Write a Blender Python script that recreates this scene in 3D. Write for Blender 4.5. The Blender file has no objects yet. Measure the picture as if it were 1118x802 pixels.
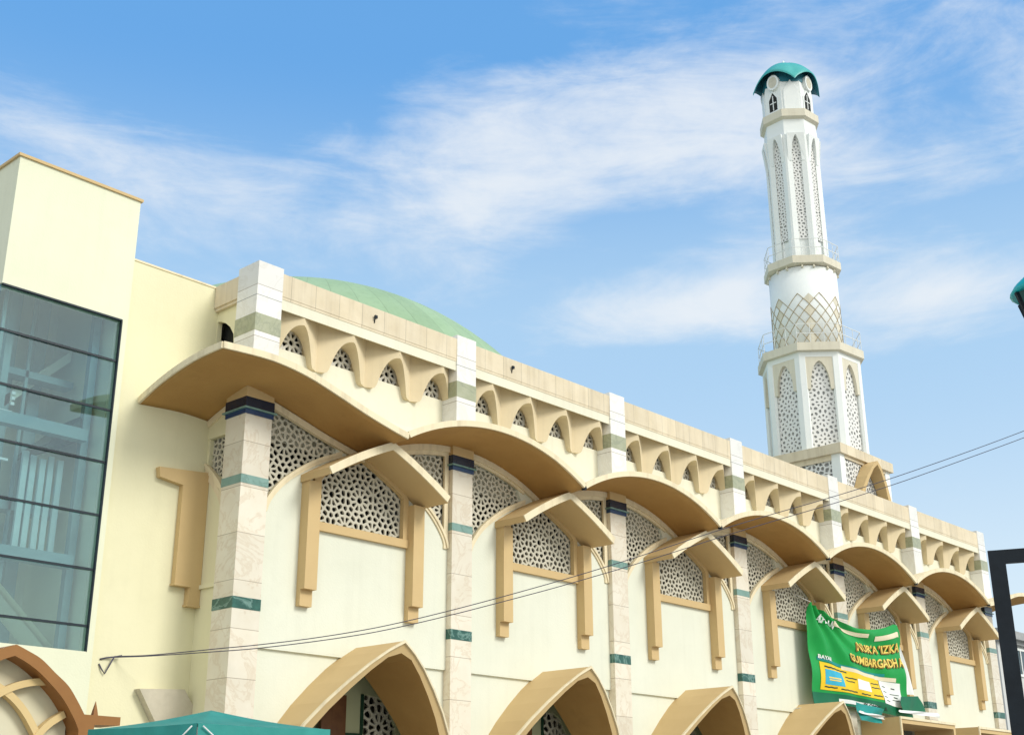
import bpy, math, random
from mathutils import Vector, Matrix
from mathutils.geometry import tessellate_polygon
H = 1.6                      # camera height; every z below is measured from the camera's height
S = bpy.context.scene
COL = S.collection
rnd = random.Random(7)

# ------------------------------------------------------------------ materials
def mat(name, c1, c2=None, scale=3.0, rough=0.75, bump=0.0, bscale=60.0, stains=0.0, streak=0.0, metal=0.0, spec=0.3):
    m = bpy.data.materials.new(name); m.use_nodes = True
    nt = m.node_tree; N = nt.nodes; L = nt.links
    b = N['Principled BSDF']; b.inputs['Roughness'].default_value = rough
    b.inputs['Metallic'].default_value = metal
    b.inputs['Specular IOR Level'].default_value = spec
    c2 = c2 or c1
    tc = N.new('ShaderNodeNewGeometry')
    n = N.new('ShaderNodeTexNoise'); n.inputs['Scale'].default_value = scale; n.inputs['Detail'].default_value = 8; n.inputs['Roughness'].default_value = 0.65
    L.new(tc.outputs['Position'], n.inputs['Vector'])
    r = N.new('ShaderNodeValToRGB'); r.color_ramp.elements[0].position = 0.32; r.color_ramp.elements[1].position = 0.68
    r.color_ramp.elements[0].color = (*c1, 1); r.color_ramp.elements[1].color = (*c2, 1)
    L.new(n.outputs['Fac'], r.inputs['Fac'])
    out = r.outputs['Color']
    if streak > 0:           # rain streaks: noise stretched along z
        mp = N.new('ShaderNodeMapping'); mp.inputs['Scale'].default_value = (7, 7, 0.5)
        L.new(tc.outputs['Position'], mp.inputs['Vector'])
        n2 = N.new('ShaderNodeTexNoise'); n2.inputs['Scale'].default_value = 1.0; n2.inputs['Detail'].default_value = 6
        L.new(mp.outputs['Vector'], n2.inputs['Vector'])
        r2 = N.new('ShaderNodeValToRGB'); r2.color_ramp.elements[0].position = 0.5; r2.color_ramp.elements[1].position = 0.78
        r2.color_ramp.elements[0].color = (0, 0, 0, 1); r2.color_ramp.elements[1].color = (streak, streak, streak, 1)
        L.new(n2.outputs['Fac'], r2.inputs['Fac'])
        mx = N.new('ShaderNodeMix'); mx.data_type = 'RGBA'
        L.new(r2.outputs['Color'], mx.inputs['Factor']); L.new(out, mx.inputs[6]); mx.inputs[7].default_value = (c1[0]*.45, c1[1]*.42, c1[2]*.4, 1)
        out = mx.outputs[2]
    if stains > 0:
        n3 = N.new('ShaderNodeTexNoise'); n3.inputs['Scale'].default_value = 0.9; n3.inputs['Detail'].default_value = 10; n3.inputs['Roughness'].default_value = 0.7
        L.new(tc.outputs['Position'], n3.inputs['Vector'])
        r3 = N.new('ShaderNodeValToRGB'); r3.color_ramp.elements[0].position = 0.55; r3.color_ramp.elements[1].position = 0.8
        r3.color_ramp.elements[0].color = (0, 0, 0, 1); r3.color_ramp.elements[1].color = (stains, stains, stains, 1)
        L.new(n3.outputs['Fac'], r3.inputs['Fac'])
        mx = N.new('ShaderNodeMix'); mx.data_type = 'RGBA'
        L.new(r3.outputs['Color'], mx.inputs['Factor']); L.new(out, mx.inputs[6]); mx.inputs[7].default_value = (c1[0]*.55, c1[1]*.55, c1[2]*.5, 1)
        out = mx.outputs[2]
    L.new(out, b.inputs['Base Color'])
    if bump > 0:
        nb = N.new('ShaderNodeTexNoise'); nb.inputs['Scale'].default_value = bscale; nb.inputs['Detail'].default_value = 4
        L.new(tc.outputs['Position'], nb.inputs['Vector'])
        bp = N.new('ShaderNodeBump'); bp.inputs['Strength'].default_value = bump; bp.inputs['Distance'].default_value = 0.02
        L.new(nb.outputs['Fac'], bp.inputs['Height']); L.new(bp.outputs['Normal'], b.inputs['Normal'])
    return m

def marble(name, c1, c2, vein, joint=0.78, scale=1.6):
    m = mat(name, c1, c2, scale=scale, rough=0.32, spec=0.5)
    nt = m.node_tree; N = nt.nodes; L = nt.links; b = N['Principled BSDF']
    src = b.inputs['Base Color'].links[0].from_socket
    g = N.new('ShaderNodeNewGeometry')
    w = N.new('ShaderNodeTexNoise'); w.inputs['Scale'].default_value = 1.3; w.inputs['Detail'].default_value = 12; w.inputs['Roughness'].default_value = 0.62; w.inputs['Distortion'].default_value = 1.4
    L.new(g.outputs['Position'], w.inputs['Vector'])
    r = N.new('ShaderNodeValToRGB'); e = r.color_ramp.elements
    e[0].position = 0.455; e[0].color = (0, 0, 0, 1); e[1].position = 0.5; e[1].color = (.75, .75, .75, 1)
    x = e.new(0.53); x.color = (0, 0, 0, 1)
    L.new(w.outputs['Fac'], r.inputs['Fac'])
    mx = N.new('ShaderNodeMix'); mx.data_type = 'RGBA'; mx.inputs[7].default_value = (*vein, 1)
    L.new(r.outputs['Color'], mx.inputs['Factor']); L.new(src, mx.inputs[6])
    out = mx.outputs[2]
    if joint:
        sp = N.new('ShaderNodeSeparateXYZ'); L.new(g.outputs['Position'], sp.inputs[0])
        d = N.new('ShaderNodeMath'); d.operation = 'DIVIDE'; d.inputs[1].default_value = joint; L.new(sp.outputs['Z'], d.inputs[0])
        fl = N.new('ShaderNodeMath'); fl.operation = 'FLOOR'; L.new(d.outputs[0], fl.inputs[0])
        wn = N.new('ShaderNodeTexWhiteNoise'); wn.noise_dimensions = '2D'
        fx = N.new('ShaderNodeMath'); fx.operation = 'MULTIPLY'; fx.inputs[1].default_value = 0.2; L.new(sp.outputs['X'], fx.inputs[0])
        fx2 = N.new('ShaderNodeMath'); fx2.operation = 'FLOOR'; L.new(fx.outputs[0], fx2.inputs[0])
        cb = N.new('ShaderNodeCombineXYZ'); L.new(fl.outputs[0], cb.inputs[0]); L.new(fx2.outputs[0], cb.inputs[1]); L.new(cb.outputs[0], wn.inputs['Vector'])
        mr = N.new('ShaderNodeMapRange'); mr.inputs[3].default_value = 0.86; mr.inputs[4].default_value = 1.0; L.new(wn.outputs['Value'], mr.inputs[0])
        mm = N.new('ShaderNodeMix'); mm.data_type = 'RGBA'; mm.blend_type = 'MULTIPLY'; mm.inputs['Factor'].default_value = 1
        cc = N.new('ShaderNodeCombineColor'); L.new(mr.outputs[0], cc.inputs[0]); L.new(mr.outputs[0], cc.inputs[1]); L.new(mr.outputs[0], cc.inputs[2])
        L.new(out, mm.inputs[6]); L.new(cc.outputs[0], mm.inputs[7]); out = mm.outputs[2]
        fr = N.new('ShaderNodeMath'); fr.operation = 'FRACT'; L.new(d.outputs[0], fr.inputs[0])
        lt = N.new('ShaderNodeMath'); lt.operation = 'LESS_THAN'; lt.inputs[1].default_value = 0.012; L.new(fr.outputs[0], lt.inputs[0])
        m3 = N.new('ShaderNodeMix'); m3.data_type = 'RGBA'; m3.inputs[7].default_value = (c1[0]*.45, c1[1]*.4, c1[2]*.36, 1)
        L.new(lt.outputs[0], m3.inputs['Factor']); L.new(out, m3.inputs[6]); out = m3.outputs[2]
    L.new(out, b.inputs['Base Color'])
    return m

M = {}
M['wall']   = mat('painted_wall', (.695, .705, .59), (.74, .75, .635), scale=.7, rough=.8, bump=.12, bscale=30, stains=.13, streak=.06)
M['upper']  = mat('upper_wall_paint', (.72, .695, .555), (.77, .745, .605), scale=.7, rough=.8, bump=.12, bscale=30, stains=.13, streak=.10)
M['wing']   = mat('yellow_wall', (.735, .70, .475), (.78, .745, .52), scale=.6, rough=.8, bump=.12, bscale=30, stains=.12, streak=.05)
M['tower']  = mat('tower_wall', (.72, .73, .555), (.76, .77, .595), scale=.6, rough=.8, bump=.12, bscale=30, stains=.12, streak=.05)
M['tan']    = mat('tan_paint', (.575, .415, .205), (.615, .45, .225), scale=1.2, rough=.7, bump=.06, bscale=50, stains=.15)
M['soffit'] = mat('shaded_tan_paint', (.44, .25, .08), (.50, .295, .10), scale=1.1, rough=.8, bump=.15, bscale=35, stains=.42)  # tan paint darkened to hold the undersides' shade in the colour
M['trim']   = mat('cream_trim', (.765, .665, .455), (.81, .71, .50), scale=1.2, rough=.75, bump=.10, bscale=40, stains=.22, streak=.38)
M['mtrim']  = mat('minaret_trim', (.64, .60, .48), (.69, .65, .53), scale=1.2, rough=.7, stains=.15, streak=.2)
M['screen'] = mat('screen_paint', (.665, .56, .37), (.715, .605, .41), scale=1.5, rough=.75, bump=.06, stains=.18, streak=.15)
M['coping'] = mat('coping_stone', (.68, .585, .42), (.75, .66, .50), scale=2.2, rough=.85, bump=.15, bscale=80, stains=.18, streak=.30)
M['white']  = mat('white_paint', (.76, .79, .775), (.80, .83, .815), scale=.8, rough=.7, bump=.04, stains=.06)
M['lattice']= mat('lattice_concrete', (.52, .495, .40), (.60, .57, .475), scale=6, rough=.85, stains=.2)
M['lattice_white'] = mat('white_lattice', (.80, .79, .73), (.84, .83, .77), scale=6, rough=.8, stains=.15)
M['lattice_grey'] = mat('minaret_lattice', (.70, .70, .68), (.76, .76, .74), scale=6, rough=.8)
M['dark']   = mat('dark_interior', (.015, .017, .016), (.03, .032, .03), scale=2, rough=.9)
M['marble'] = marble('cream_marble', (.75, .68, .545), (.82, .765, .645), (.68, .58, .44), joint=.79)
M['marble_white'] = marble('white_marble', (.80, .79, .75), (.84, .83, .80), (.74, .72, .67), joint=.98)
M['green_marble'] = marble('dark_green_marble', (.012, .07, .055), (.03, .13, .10), (.20, .34, .30), joint=0, scale=9)
M['sage']   = marble('sage_stone', (.33, .35, .23), (.40, .41, .29), (.26, .28, .2), joint=0, scale=6)
M['sea']    = marble('sea_green_stone', (.17, .30, .26), (.22, .36, .32), (.12, .22, .19), joint=0, scale=5)
M['navy']   = mat('navy_glazed_tile', (.006, .014, .035), (.010, .022, .05), rough=.25, spec=.6)
M['blue']   = mat('blue_glazed_tile', (.008, .035, .11), (.012, .05, .14), rough=.25, spec=.6)
M['dome']   = mat('green_dome_paint', (.29, .43, .25), (.34, .48, .30), scale=.5, rough=.6, stains=.2, streak=.2)
def joints(m, w):
    N = m.node_tree.nodes; L = m.node_tree.links; b = N['Principled BSDF']; src = b.inputs['Base Color'].links[0].from_socket
    g = N.new('ShaderNodeNewGeometry'); sp = N.new('ShaderNodeSeparateXYZ'); L.new(g.outputs['Position'], sp.inputs[0])
    q = N.new('ShaderNodeMath'); q.operation = 'DIVIDE'; q.inputs[1].default_value = w; L.new(sp.outputs['X'], q.inputs[0])
    f = N.new('ShaderNodeMath'); f.operation = 'FRACT'; L.new(q.outputs[0], f.inputs[0])
    t = N.new('ShaderNodeMath'); t.operation = 'LESS_THAN'; t.inputs[1].default_value = .022; L.new(f.outputs[0], t.inputs[0])
    fl = N.new('ShaderNodeMath'); fl.operation = 'FLOOR'; L.new(q.outputs[0], fl.inputs[0]); wn = N.new('ShaderNodeTexWhiteNoise'); wn.noise_dimensions = '1D'; L.new(fl.outputs[0], wn.inputs['W'])
    mr = N.new('ShaderNodeMapRange'); mr.inputs[3].default_value = .90; mr.inputs[4].default_value = 1.03; L.new(wn.outputs['Value'], mr.inputs[0])
    sb = N.new('ShaderNodeMath'); sb.operation = 'MULTIPLY'; sb.inputs[1].default_value = .30; L.new(t.outputs[0], sb.inputs[0])
    s2 = N.new('ShaderNodeMath'); s2.operation = 'SUBTRACT'; L.new(mr.outputs[0], s2.inputs[0]); L.new(sb.outputs[0], s2.inputs[1])
    sc = N.new('ShaderNodeVectorMath'); sc.operation = 'SCALE'; L.new(src, sc.inputs[0]); L.new(s2.outputs[0], sc.inputs['Scale']); L.new(sc.outputs[0], b.inputs['Base Color'])
joints(M['coping'], .565)
def seams(m, c, n):
    N = m.node_tree.nodes; L = m.node_tree.links; b = N['Principled BSDF']; src = b.inputs['Base Color'].links[0].from_socket
    g = N.new('ShaderNodeNewGeometry'); v = N.new('ShaderNodeVectorMath'); v.operation = 'SUBTRACT'; v.inputs[1].default_value = (c[0], c[1], 0); L.new(g.outputs['Position'], v.inputs[0])
    gr = N.new('ShaderNodeTexGradient'); gr.gradient_type = 'RADIAL'; L.new(v.outputs[0], gr.inputs['Vector'])
    q = N.new('ShaderNodeMath'); q.operation = 'MULTIPLY'; q.inputs[1].default_value = n; L.new(gr.outputs['Fac'], q.inputs[0])
    f = N.new('ShaderNodeMath'); f.operation = 'FRACT'; L.new(q.outputs[0], f.inputs[0])
    t = N.new('ShaderNodeMath'); t.operation = 'LESS_THAN'; t.inputs[1].default_value = .035; L.new(f.outputs[0], t.inputs[0])
    fl = N.new('ShaderNodeMath'); fl.operation = 'FLOOR'; L.new(q.outputs[0], fl.inputs[0]); wn = N.new('ShaderNodeTexWhiteNoise'); wn.noise_dimensions = '1D'; L.new(fl.outputs[0], wn.inputs['W'])
    mr = N.new('ShaderNodeMapRange'); mr.inputs[3].default_value = .9; mr.inputs[4].default_value = 1.04; L.new(wn.outputs['Value'], mr.inputs[0])
    sb = N.new('ShaderNodeMath'); sb.operation = 'MULTIPLY'; sb.inputs[1].default_value = .22; L.new(t.outputs[0], sb.inputs[0])
    s2 = N.new('ShaderNodeMath'); s2.operation = 'SUBTRACT'; L.new(mr.outputs[0], s2.inputs[0]); L.new(sb.outputs[0], s2.inputs[1])
    sc = N.new('ShaderNodeVectorMath'); sc.operation = 'SCALE'; L.new(src, sc.inputs[0]); L.new(s2.outputs[0], sc.inputs['Scale']); L.new(sc.outputs[0], b.inputs['Base Color'])
seams(M['dome'], (25.0, 32.5), 56)
M['teal']   = mat('teal_dome_paint', (.05, .37, .36), (.08, .43, .41), scale=1.5, rough=.4, stains=.15)
M['tealin'] = mat('teal_dome_lining', (.02, .15, .20), (.03, .18, .24), scale=1.5, rough=.5)
M['brown']  = mat('brown_paint', (.27, .12, .035), (.32, .15, .045), scale=1.2, rough=.6, bump=.04, stains=.2)
M['rib']    = mat('portal_rib', (.62, .46, .22), (.66, .50, .25), scale=1.2, rough=.7)
M['panel']  = mat('portal_panel', (.60, .57, .42), (.65, .61, .46), scale=.8, rough=.8, stains=.12)
M['slab']   = mat('grey_slab', (.50, .46, .36), (.62, .57, .46), scale=2.5, rough=.85, bump=.1, stains=.5)
M['wood']   = mat('brown_wood', (.10, .04, .015), (.16, .07, .025), scale=5, rough=.5, streak=.5)
M['inner']  = mat('inner_wall', (.42, .44, .27), (.46, .48, .30), scale=1, rough=.8)
M['dado']   = mat('dark_green_dado', (.012, .045, .025), (.02, .06, .035), scale=2, rough=.4)
M['steel']  = mat('teal_grey_steel', (.17, .28, .29), (.21, .33, .34), scale=2, rough=.45, spec=.5)
M['pale']   = mat('pale_interior', (.78, .80, .66), (.82, .83, .70), scale=1, rough=.8)
M['louvre'] = mat('pale_blue_louvre', (.44, .58, .58), (.52, .64, .64), scale=3, rough=.5)
M['frame']  = mat('dark_window_frame', (.012, .022, .03), (.02, .03, .04), rough=.4)
M['tent']   = mat('teal_tent_cloth', (.02, .22, .20), (.035, .29, .26), scale=1.6, rough=.6, bump=.4, bscale=6, stains=.25)
M['rod']    = mat('white_rod', (.72, .74, .73), rough=.35, spec=.5)
M['cable']  = mat('cable_sheath', (.06, .058, .085), (.10, .095, .13), rough=.5)
M['black']  = mat('black_gate_paint', (.004, .008, .013), (.010, .017, .026), scale=6, rough=.45, spec=.25, bump=.1, bscale=20)
M['green']  = mat('green_banner_print', (.006, .29, .055), (.008, .34, .065), scale=1.5, rough=.5)
M['dkgreen']= mat('dark_green_print', (.003, .12, .055), (.004, .15, .065), scale=1.5, rough=.5)
M['bteal']  = mat('teal_print', (.005, .24, .22), (.01, .28, .25), rough=.5)
M['yellow'] = mat('yellow_print', (.80, .52, .01), (.84, .58, .015), scale=2, rough=.5)
M['gold']   = mat('gold_lettering', (.78, .55, .09), (.86, .66, .16), scale=5, rough=.5)
M['orange'] = mat('letter_outline', (.22, .12, .01), rough=.5)
M['wprint'] = mat('white_print', (.80, .82, .80), (.84, .85, .83), rough=.5)
M['cprint'] = mat('cream_print', (.76, .68, .48), (.80, .72, .52), rough=.5)
M['bluep']  = mat('blue_print', (.03, .36, .55), (.05, .45, .62), scale=6, rough=.5)
M['ink']    = mat('dark_print', (.02, .05, .03), rough=.5)
M['greywall']=mat('grey_house_wall', (.55, .56, .55), (.60, .61, .60), rough=.8, stains=.15)
M['greytrim']=mat('grey_house_trim', (.30, .31, .31), (.36, .37, .37), rough=.7)
M['wing_glass_dark'] = mat('dark_window_glass', (.015, .04, .05), (.02, .05, .06), rough=.08, spec=.7)
M['strap']  = mat('strapwork_paint', (.36, .29, .17), (.42, .34, .21), rough=.7)
M['roof']   = mat('flat_roof_screed', (.40, .38, .33), (.48, .45, .40), scale=1, rough=.9)
M['lampcap']= mat('turquoise_lamp_cap', (.005, .42, .44), (.01, .48, .5), rough=.35, spec=.5)

def glass(name, tint, gl=0.12):
    m = bpy.data.materials.new(name); m.use_nodes = True; N = m.node_tree.nodes; L = m.node_tree.links
    N.remove(N['Principled BSDF'])
    t = N.new('ShaderNodeBsdfTransparent'); t.inputs[0].default_value = (*tint, 1)
    g = N.new('ShaderNodeBsdfGlossy'); g.inputs['Roughness'].default_value = .015; g.inputs[0].default_value = (.85, .95, 1, 1)
    lw = N.new('ShaderNodeLayerWeight'); lw.inputs['Blend'].default_value = gl
    mr = N.new('ShaderNodeMapRange'); mr.inputs[3].default_value = .10; mr.inputs[4].default_value = .8
    L.new(lw.outputs['Fresnel'], mr.inputs[0])
    mx = N.new('ShaderNodeMixShader'); L.new(mr.outputs[0], mx.inputs[0]); L.new(t.outputs[0], mx.inputs[1]); L.new(g.outputs[0], mx.inputs[2])
    # faint waviness of the panes
    n = N.new('ShaderNodeTexNoise'); n.inputs['Scale'].default_value = .8
    b = N.new('ShaderNodeBump'); b.inputs['Strength'].default_value = .05; L.new(n.outputs['Fac'], b.inputs['Height']); L.new(b.outputs['Normal'], g.inputs['Normal'])
    L.new(mx.outputs[0], N['Material Output'].inputs[0])
    return m
M['glass'] = glass('green_tinted_glass', (.78, .885, .89), .10)
M['lampglass'] = mat('dark_green_lamp_glass', (.008, .07, .06), (.012, .09, .08), rough=.12, spec=.6)

# ground paving
def paving():
    m = mat('paving', (.36, .34, .30), (.44, .42, .37), scale=.4, rough=.85, stains=.3)
    N = m.node_tree.nodes; L = m.node_tree.links; b = N['Principled BSDF']; src = b.inputs['Base Color'].links[0].from_socket
    g = N.new('ShaderNodeNewGeometry'); br = N.new('ShaderNodeTexBrick'); br.inputs['Scale'].default_value = 1.0
    br.inputs['Color1'].default_value = (1, 1, 1, 1); br.inputs['Color2'].default_value = (.88, .87, .86, 1); br.inputs['Mortar'].default_value = (.55, .53, .5, 1)
    br.inputs['Mortar Size'].default_value = .012; br.inputs['Brick Width'].default_value = .6; br.inputs['Row Height'].default_value = .3
    L.new(g.outputs['Position'], br.inputs['Vector'])
    mx = N.new('ShaderNodeMix'); mx.data_type = 'RGBA'; mx.blend_type = 'MULTIPLY'; mx.inputs['Factor'].default_value = 1
    L.new(src, mx.inputs[6]); L.new(br.outputs['Color'], mx.inputs[7]); L.new(mx.outputs[2], b.inputs['Base Color'])
    return m
M['paving'] = paving()

# ------------------------------------------------------------------ mesh helpers
class MB:
    def __init__(s): s.v = []; s.f = []; s.mi = []; s.cur = 0; s.smooth = set()
    def vert(s, p): s.v.append(tuple(p)); return len(s.v)-1
    def face(s, pts, sm=False):
        i = [s.vert(p) for p in pts]; s.f.append(i); s.mi.append(s.cur)
        if sm: s.smooth.add(len(s.f)-1)
    def iface(s, idx, sm=False):
        s.f.append(list(idx)); s.mi.append(s.cur)
        if sm: s.smooth.add(len(s.f)-1)
    def box(s, x0, x1, y0, y1, z0, z1):
        p = [(x, y, z) for z in (z0, z1) for y in (y0, y1) for x in (x0, x1)]
        b = len(s.v); s.v += p
        for q in ((0, 2, 3, 1), (4, 5, 7, 6), (0, 1, 5, 4), (2, 6, 7, 3), (0, 4, 6, 2), (1, 3, 7, 5)): s.iface([b+k for k in q])
    def bar(s, a, b, w, h=None):
        h = h or w; a = Vector(a); b = Vector(b); d = (b-a).normalized()
        u = d.cross(Vector((0, 0, 1))); u = u.normalized() if u.length > 1e-4 else Vector((1, 0, 0)); v = d.cross(u).normalized()
        k = len(s.v)
        for c in (a, b):
            for su, sv in ((-1, -1), (1, -1), (1, 1), (-1, 1)): s.v.append(tuple(c+u*su*w/2+v*sv*h/2))
        for q in ((0, 1, 2, 3), (7, 6, 5, 4), (0, 4, 5, 1), (1, 5, 6, 2), (2, 6, 7, 3), (3, 7, 4, 0)): s.iface([k+j for j in q])
    def tube(s, pts, r, n=8):
        pts = [Vector(p) for p in pts]; rings = []
        for i, p in enumerate(pts):
            d = (pts[min(i+1, len(pts)-1)]-pts[max(i-1, 0)]).normalized()
            u = d.cross(Vector((0, 0, 1))); u = u.normalized() if u.length > 1e-3 else Vector((1, 0, 0)); v = d.cross(u).normalized()
            rr = r[i] if isinstance(r, (list, tuple)) else r
            rings.append([s.vert(p+u*rr*math.cos(2*math.pi*k/n)+v*rr*math.sin(2*math.pi*k/n)) for k in range(n)])
        for a, b in zip(rings, rings[1:]):
            for k in range(n): s.iface((a[k], a[(k+1) % n], b[(k+1) % n], b[k]), True)
        s.iface(rings[0][::-1]); s.iface(rings[-1])
    def lathe(s, prof, cx, cy, n=32, a0=0.0, sm=True):
        rings = []
        for r, z in prof: rings.append([s.vert((cx+r*math.cos(a0+2*math.pi*k/n), cy+r*math.sin(a0+2*math.pi*k/n), z)) for k in range(n)])
        for a, b in zip(rings, rings[1:]):
            for k in range(n): s.iface((a[k], a[(k+1) % n], b[(k+1) % n], b[k]), sm)
        s.iface(rings[0][::-1]); s.iface(rings[-1])
    def plate(s, outer, holes, m, d0, d1, back=False, rm=None):
        """flat plate with holes; m(a, b, depth) maps to space; front at depth d0, returns to d1"""
        loops = [outer]+holes
        vs = [[Vector((a, b, 0)) for a, b in l] for l in loops]
        flat = [p for l in loops for p in l]
        tris = tessellate_polygon(vs)
        fi = [s.vert(m(a, b, d0)) for a, b in flat]; bi = [s.vert(m(a, b, d1)) for a, b in flat]
        for t in tris:
            s.iface([fi[k] for k in t])
            if back: s.iface([bi[k] for k in t][::-1])
        o = 0
        for q, l in enumerate(loops):
            n = len(l)
            if rm is not None and q: s.cur = rm
            for k in range(n): s.iface((fi[o+k], fi[o+(k+1) % n], bi[o+(k+1) % n], bi[o+k]))
            o += n
    def ribbon(s, pts, wl, wr, m, d0, d1):
        """strip of rectangular section along a 2-D polyline"""
        P = [Vector(p) for p in pts]; n = len(P); L = []; R = []
        for i in range(n):
            t = (P[min(i+1, n-1)]-P[max(i-1, 0)]).normalized(); nn = Vector((-t.y, t.x))
            if 0 < i < n-1:
                t1 = (P[i]-P[i-1]).normalized(); c = max(.35, t.dot(t1)); nn = nn/c
            L.append(P[i]+nn*wl); R.append(P[i]-nn*wr)
        ring = [[s.vert(m(*l, d0)), s.vert(m(*r, d0)), s.vert(m(*r, d1)), s.vert(m(*l, d1))] for l, r in zip(L, R)]
        for a, b in zip(ring, ring[1:]):
            for k in range(4): s.iface((a[k], a[(k+1) % 4], b[(k+1) % 4], b[k]))
        s.iface(ring[0]); s.iface(ring[-1][::-1])
    def loft(s, rows, sm=False, closed=False):
        idx = [[s.vert(p) for p in r] for r in rows]
        for a, b in zip(idx, idx[1:]):
            n = len(a)
            for k in range(n if closed else n-1): s.iface((a[k], a[(k+1) % n], b[(k+1) % n], b[k]), sm)
        return idx
    def build(s, name, material, parent=None, origin=(0, 0, 0), weld=True):
        me = bpy.data.meshes.new(name)
        ox, oy, oz = origin
        me.from_pydata([(x-ox, y-oy, z-oz) for x, y, z in s.v], [], s.f)
        mats = material if isinstance(material, (list, tuple)) else [material]
        for mm in mats: me.materials.append(mm)
        for p, k in zip(me.polygons, s.mi): p.material_index = k
        import bmesh
        bm = bmesh.new(); bm.from_mesh(me); bm.faces.ensure_lookup_table()
        for k in s.smooth: bm.faces[k].smooth = True
        if weld: bmesh.ops.remove_doubles(bm, verts=bm.verts, dist=1e-4)
        bmesh.ops.recalc_face_normals(bm, faces=bm.faces)
        bm.to_mesh(me); bm.free()
        o = bpy.data.objects.new(name, me); COL.objects.link(o)
        W = Vector((ox, oy, oz+H))
        if parent is not None:
            o.parent = parent; o.location = W-Vector(parent['_w'])
        else: o.location = W
        o['_w'] = tuple(W)
        return o

def XZ(y): return lambda a, b, d: (a, y+d, b)
def YZ(x): return lambda a, b, d: (x+d, a, b)
def thing(name, loc, label, cat, group=None):
    o = bpy.data.objects.new(name, None); COL.objects.link(o); o.location = (loc[0], loc[1], loc[2]+H)
    o.empty_display_size = .3
    o['_w'] = (loc[0], loc[1], loc[2]+H); o['label'] = label; o['category'] = cat
    if group: o['group'] = group
    return o
def tag(o, label, cat, group=None):
    o['label'] = label; o['category'] = cat
    if group: o['group'] = group
    return o
KIDS = {}
def dup(o, dx=0, parent=None):
    c = o.copy(); COL.objects.link(c)
    if parent is not None: c.parent = parent
    c.location = (o.location[0]+dx, o.location[1], o.location[2])
    for ch in o.children: dup(ch, 0, c)
    return c
def spline(pts, n=8):
    out = []; P = [Vector(p) for p in pts]
    for i in range(len(P)-1):
        p0, p1, p2, p3 = P[max(i-1, 0)], P[i], P[i+1], P[min(i+2, len(P)-1)]
        for k in range(n):
            t = k/n
            out.append(tuple(.5*((2*p1)+(p2-p0)*t+(2*p0-5*p1+4*p2-p3)*t*t+(3*p1-p0-3*p2+p3)*t**3)))
    out.append(tuple(P[-1])); return out

# ---------------- pierced lattice panels: Voronoi cells of rosette patterns, each hole a true opening
def clip(poly, nx, ny, c):
    out = []; n = len(poly)
    for i in range(n):
        a = poly[i]; b = poly[(i+1) % n]; da = a[0]*nx+a[1]*ny-c; db = b[0]*nx+b[1]*ny-c
        if da <= 0: out.append(a)
        if (da < 0 < db) or (db < 0 < da):
            t = da/(da-db); out.append((a[0]+(b[0]-a[0])*t, a[1]+(b[1]-a[1])*t))
    return out
def rosette_points(x0, x1, z0, z1, centres, rings, gap, seed=1):
    R = random.Random(seed); P = []
    for cx, cz in centres:
        P.append((cx, cz))
        for r, n, off in rings:
            for k in range(n): P.append((cx+r*math.cos(2*math.pi*(k+off)/n), cz+r*math.sin(2*math.pi*(k+off)/n)))
    Q = []
    for p in P:
        if x0-.1 < p[0] < x1+.1 and z0-.1 < p[1] < z1+.1 and all((p[0]-a)**2+(p[1]-b)**2 > (gap*.72)**2 for a, b in Q): Q.append(p)
    for k in range(int((x1-x0)*(z1-z0)/gap**2*14)):
        p = (R.uniform(x0, x1), R.uniform(z0, z1))
        if all((p[0]-a)**2+(p[1]-b)**2 > gap**2 for a, b in Q): Q.append(p)
    return Q
def lattice(mb, pts, x0, x1, z0, z1, bar, m, d0, d1, keep=None, rng=.45):
    for i, p in enumerate(pts):
        if keep and not keep(*p): continue
        cell = [(x0, z0), (x1, z0), (x1, z1), (x0, z1)]; hole = [(x0+bar, z0+bar), (x1-bar, z0+bar), (x1-bar, z1-bar), (x0+bar, z1-bar)]
        for j, q in enumerate(pts):
            dx, dz = q[0]-p[0], q[1]-p[1]; d = math.hypot(dx, dz)
            if j == i or d > rng: continue
            nx, nz = dx/d, dz/d; c = (p[0]+q[0])/2*nx+(p[1]+q[1])/2*nz
            cell = clip(cell, nx, nz, c)
            if len(hole) > 2: hole = clip(hole, nx, nz, c-bar*rndbar(i, j))
            if len(cell) < 3: break
        if len(cell) < 3: continue
        ok = len(hole) > 2 and abs(sum(hole[k][0]*hole[(k+1) % len(hole)][1]-hole[(k+1) % len(hole)][0]*hole[k][1] for k in range(len(hole))))/2 > .0004
        if not ok: mb.face([m(a, b, d0) for a, b in cell]); continue
        h2 = []
        for k in range(len(hole)):
            a = hole[k]; b = hole[(k+1) % len(hole)]
            h2 += [(a[0]*.76+b[0]*.24, a[1]*.76+b[1]*.24), (a[0]*.24+b[0]*.76, a[1]*.24+b[1]*.76)]
        fl = cell+h2; tr = tessellate_polygon([[Vector((*a, 0)) for a in cell], [Vector((*a, 0)) for a in h2]])
        ids = [mb.vert(m(a, b, d0)) for a, b in fl]; nb = [mb.vert(m(a, b, d1)) for a, b in h2]; nc = len(cell); nh = len(h2)
        for t in tr: mb.iface([ids[k] for k in t])
        for k in range(nh): mb.iface((ids[nc+k], ids[nc+(k+1) % nh], nb[(k+1) % nh], nb[k]))
def rndbar(i, j): return .8+.4*(((min(i, j)*7919+max(i, j)*104729) % 97)/97)

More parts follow.
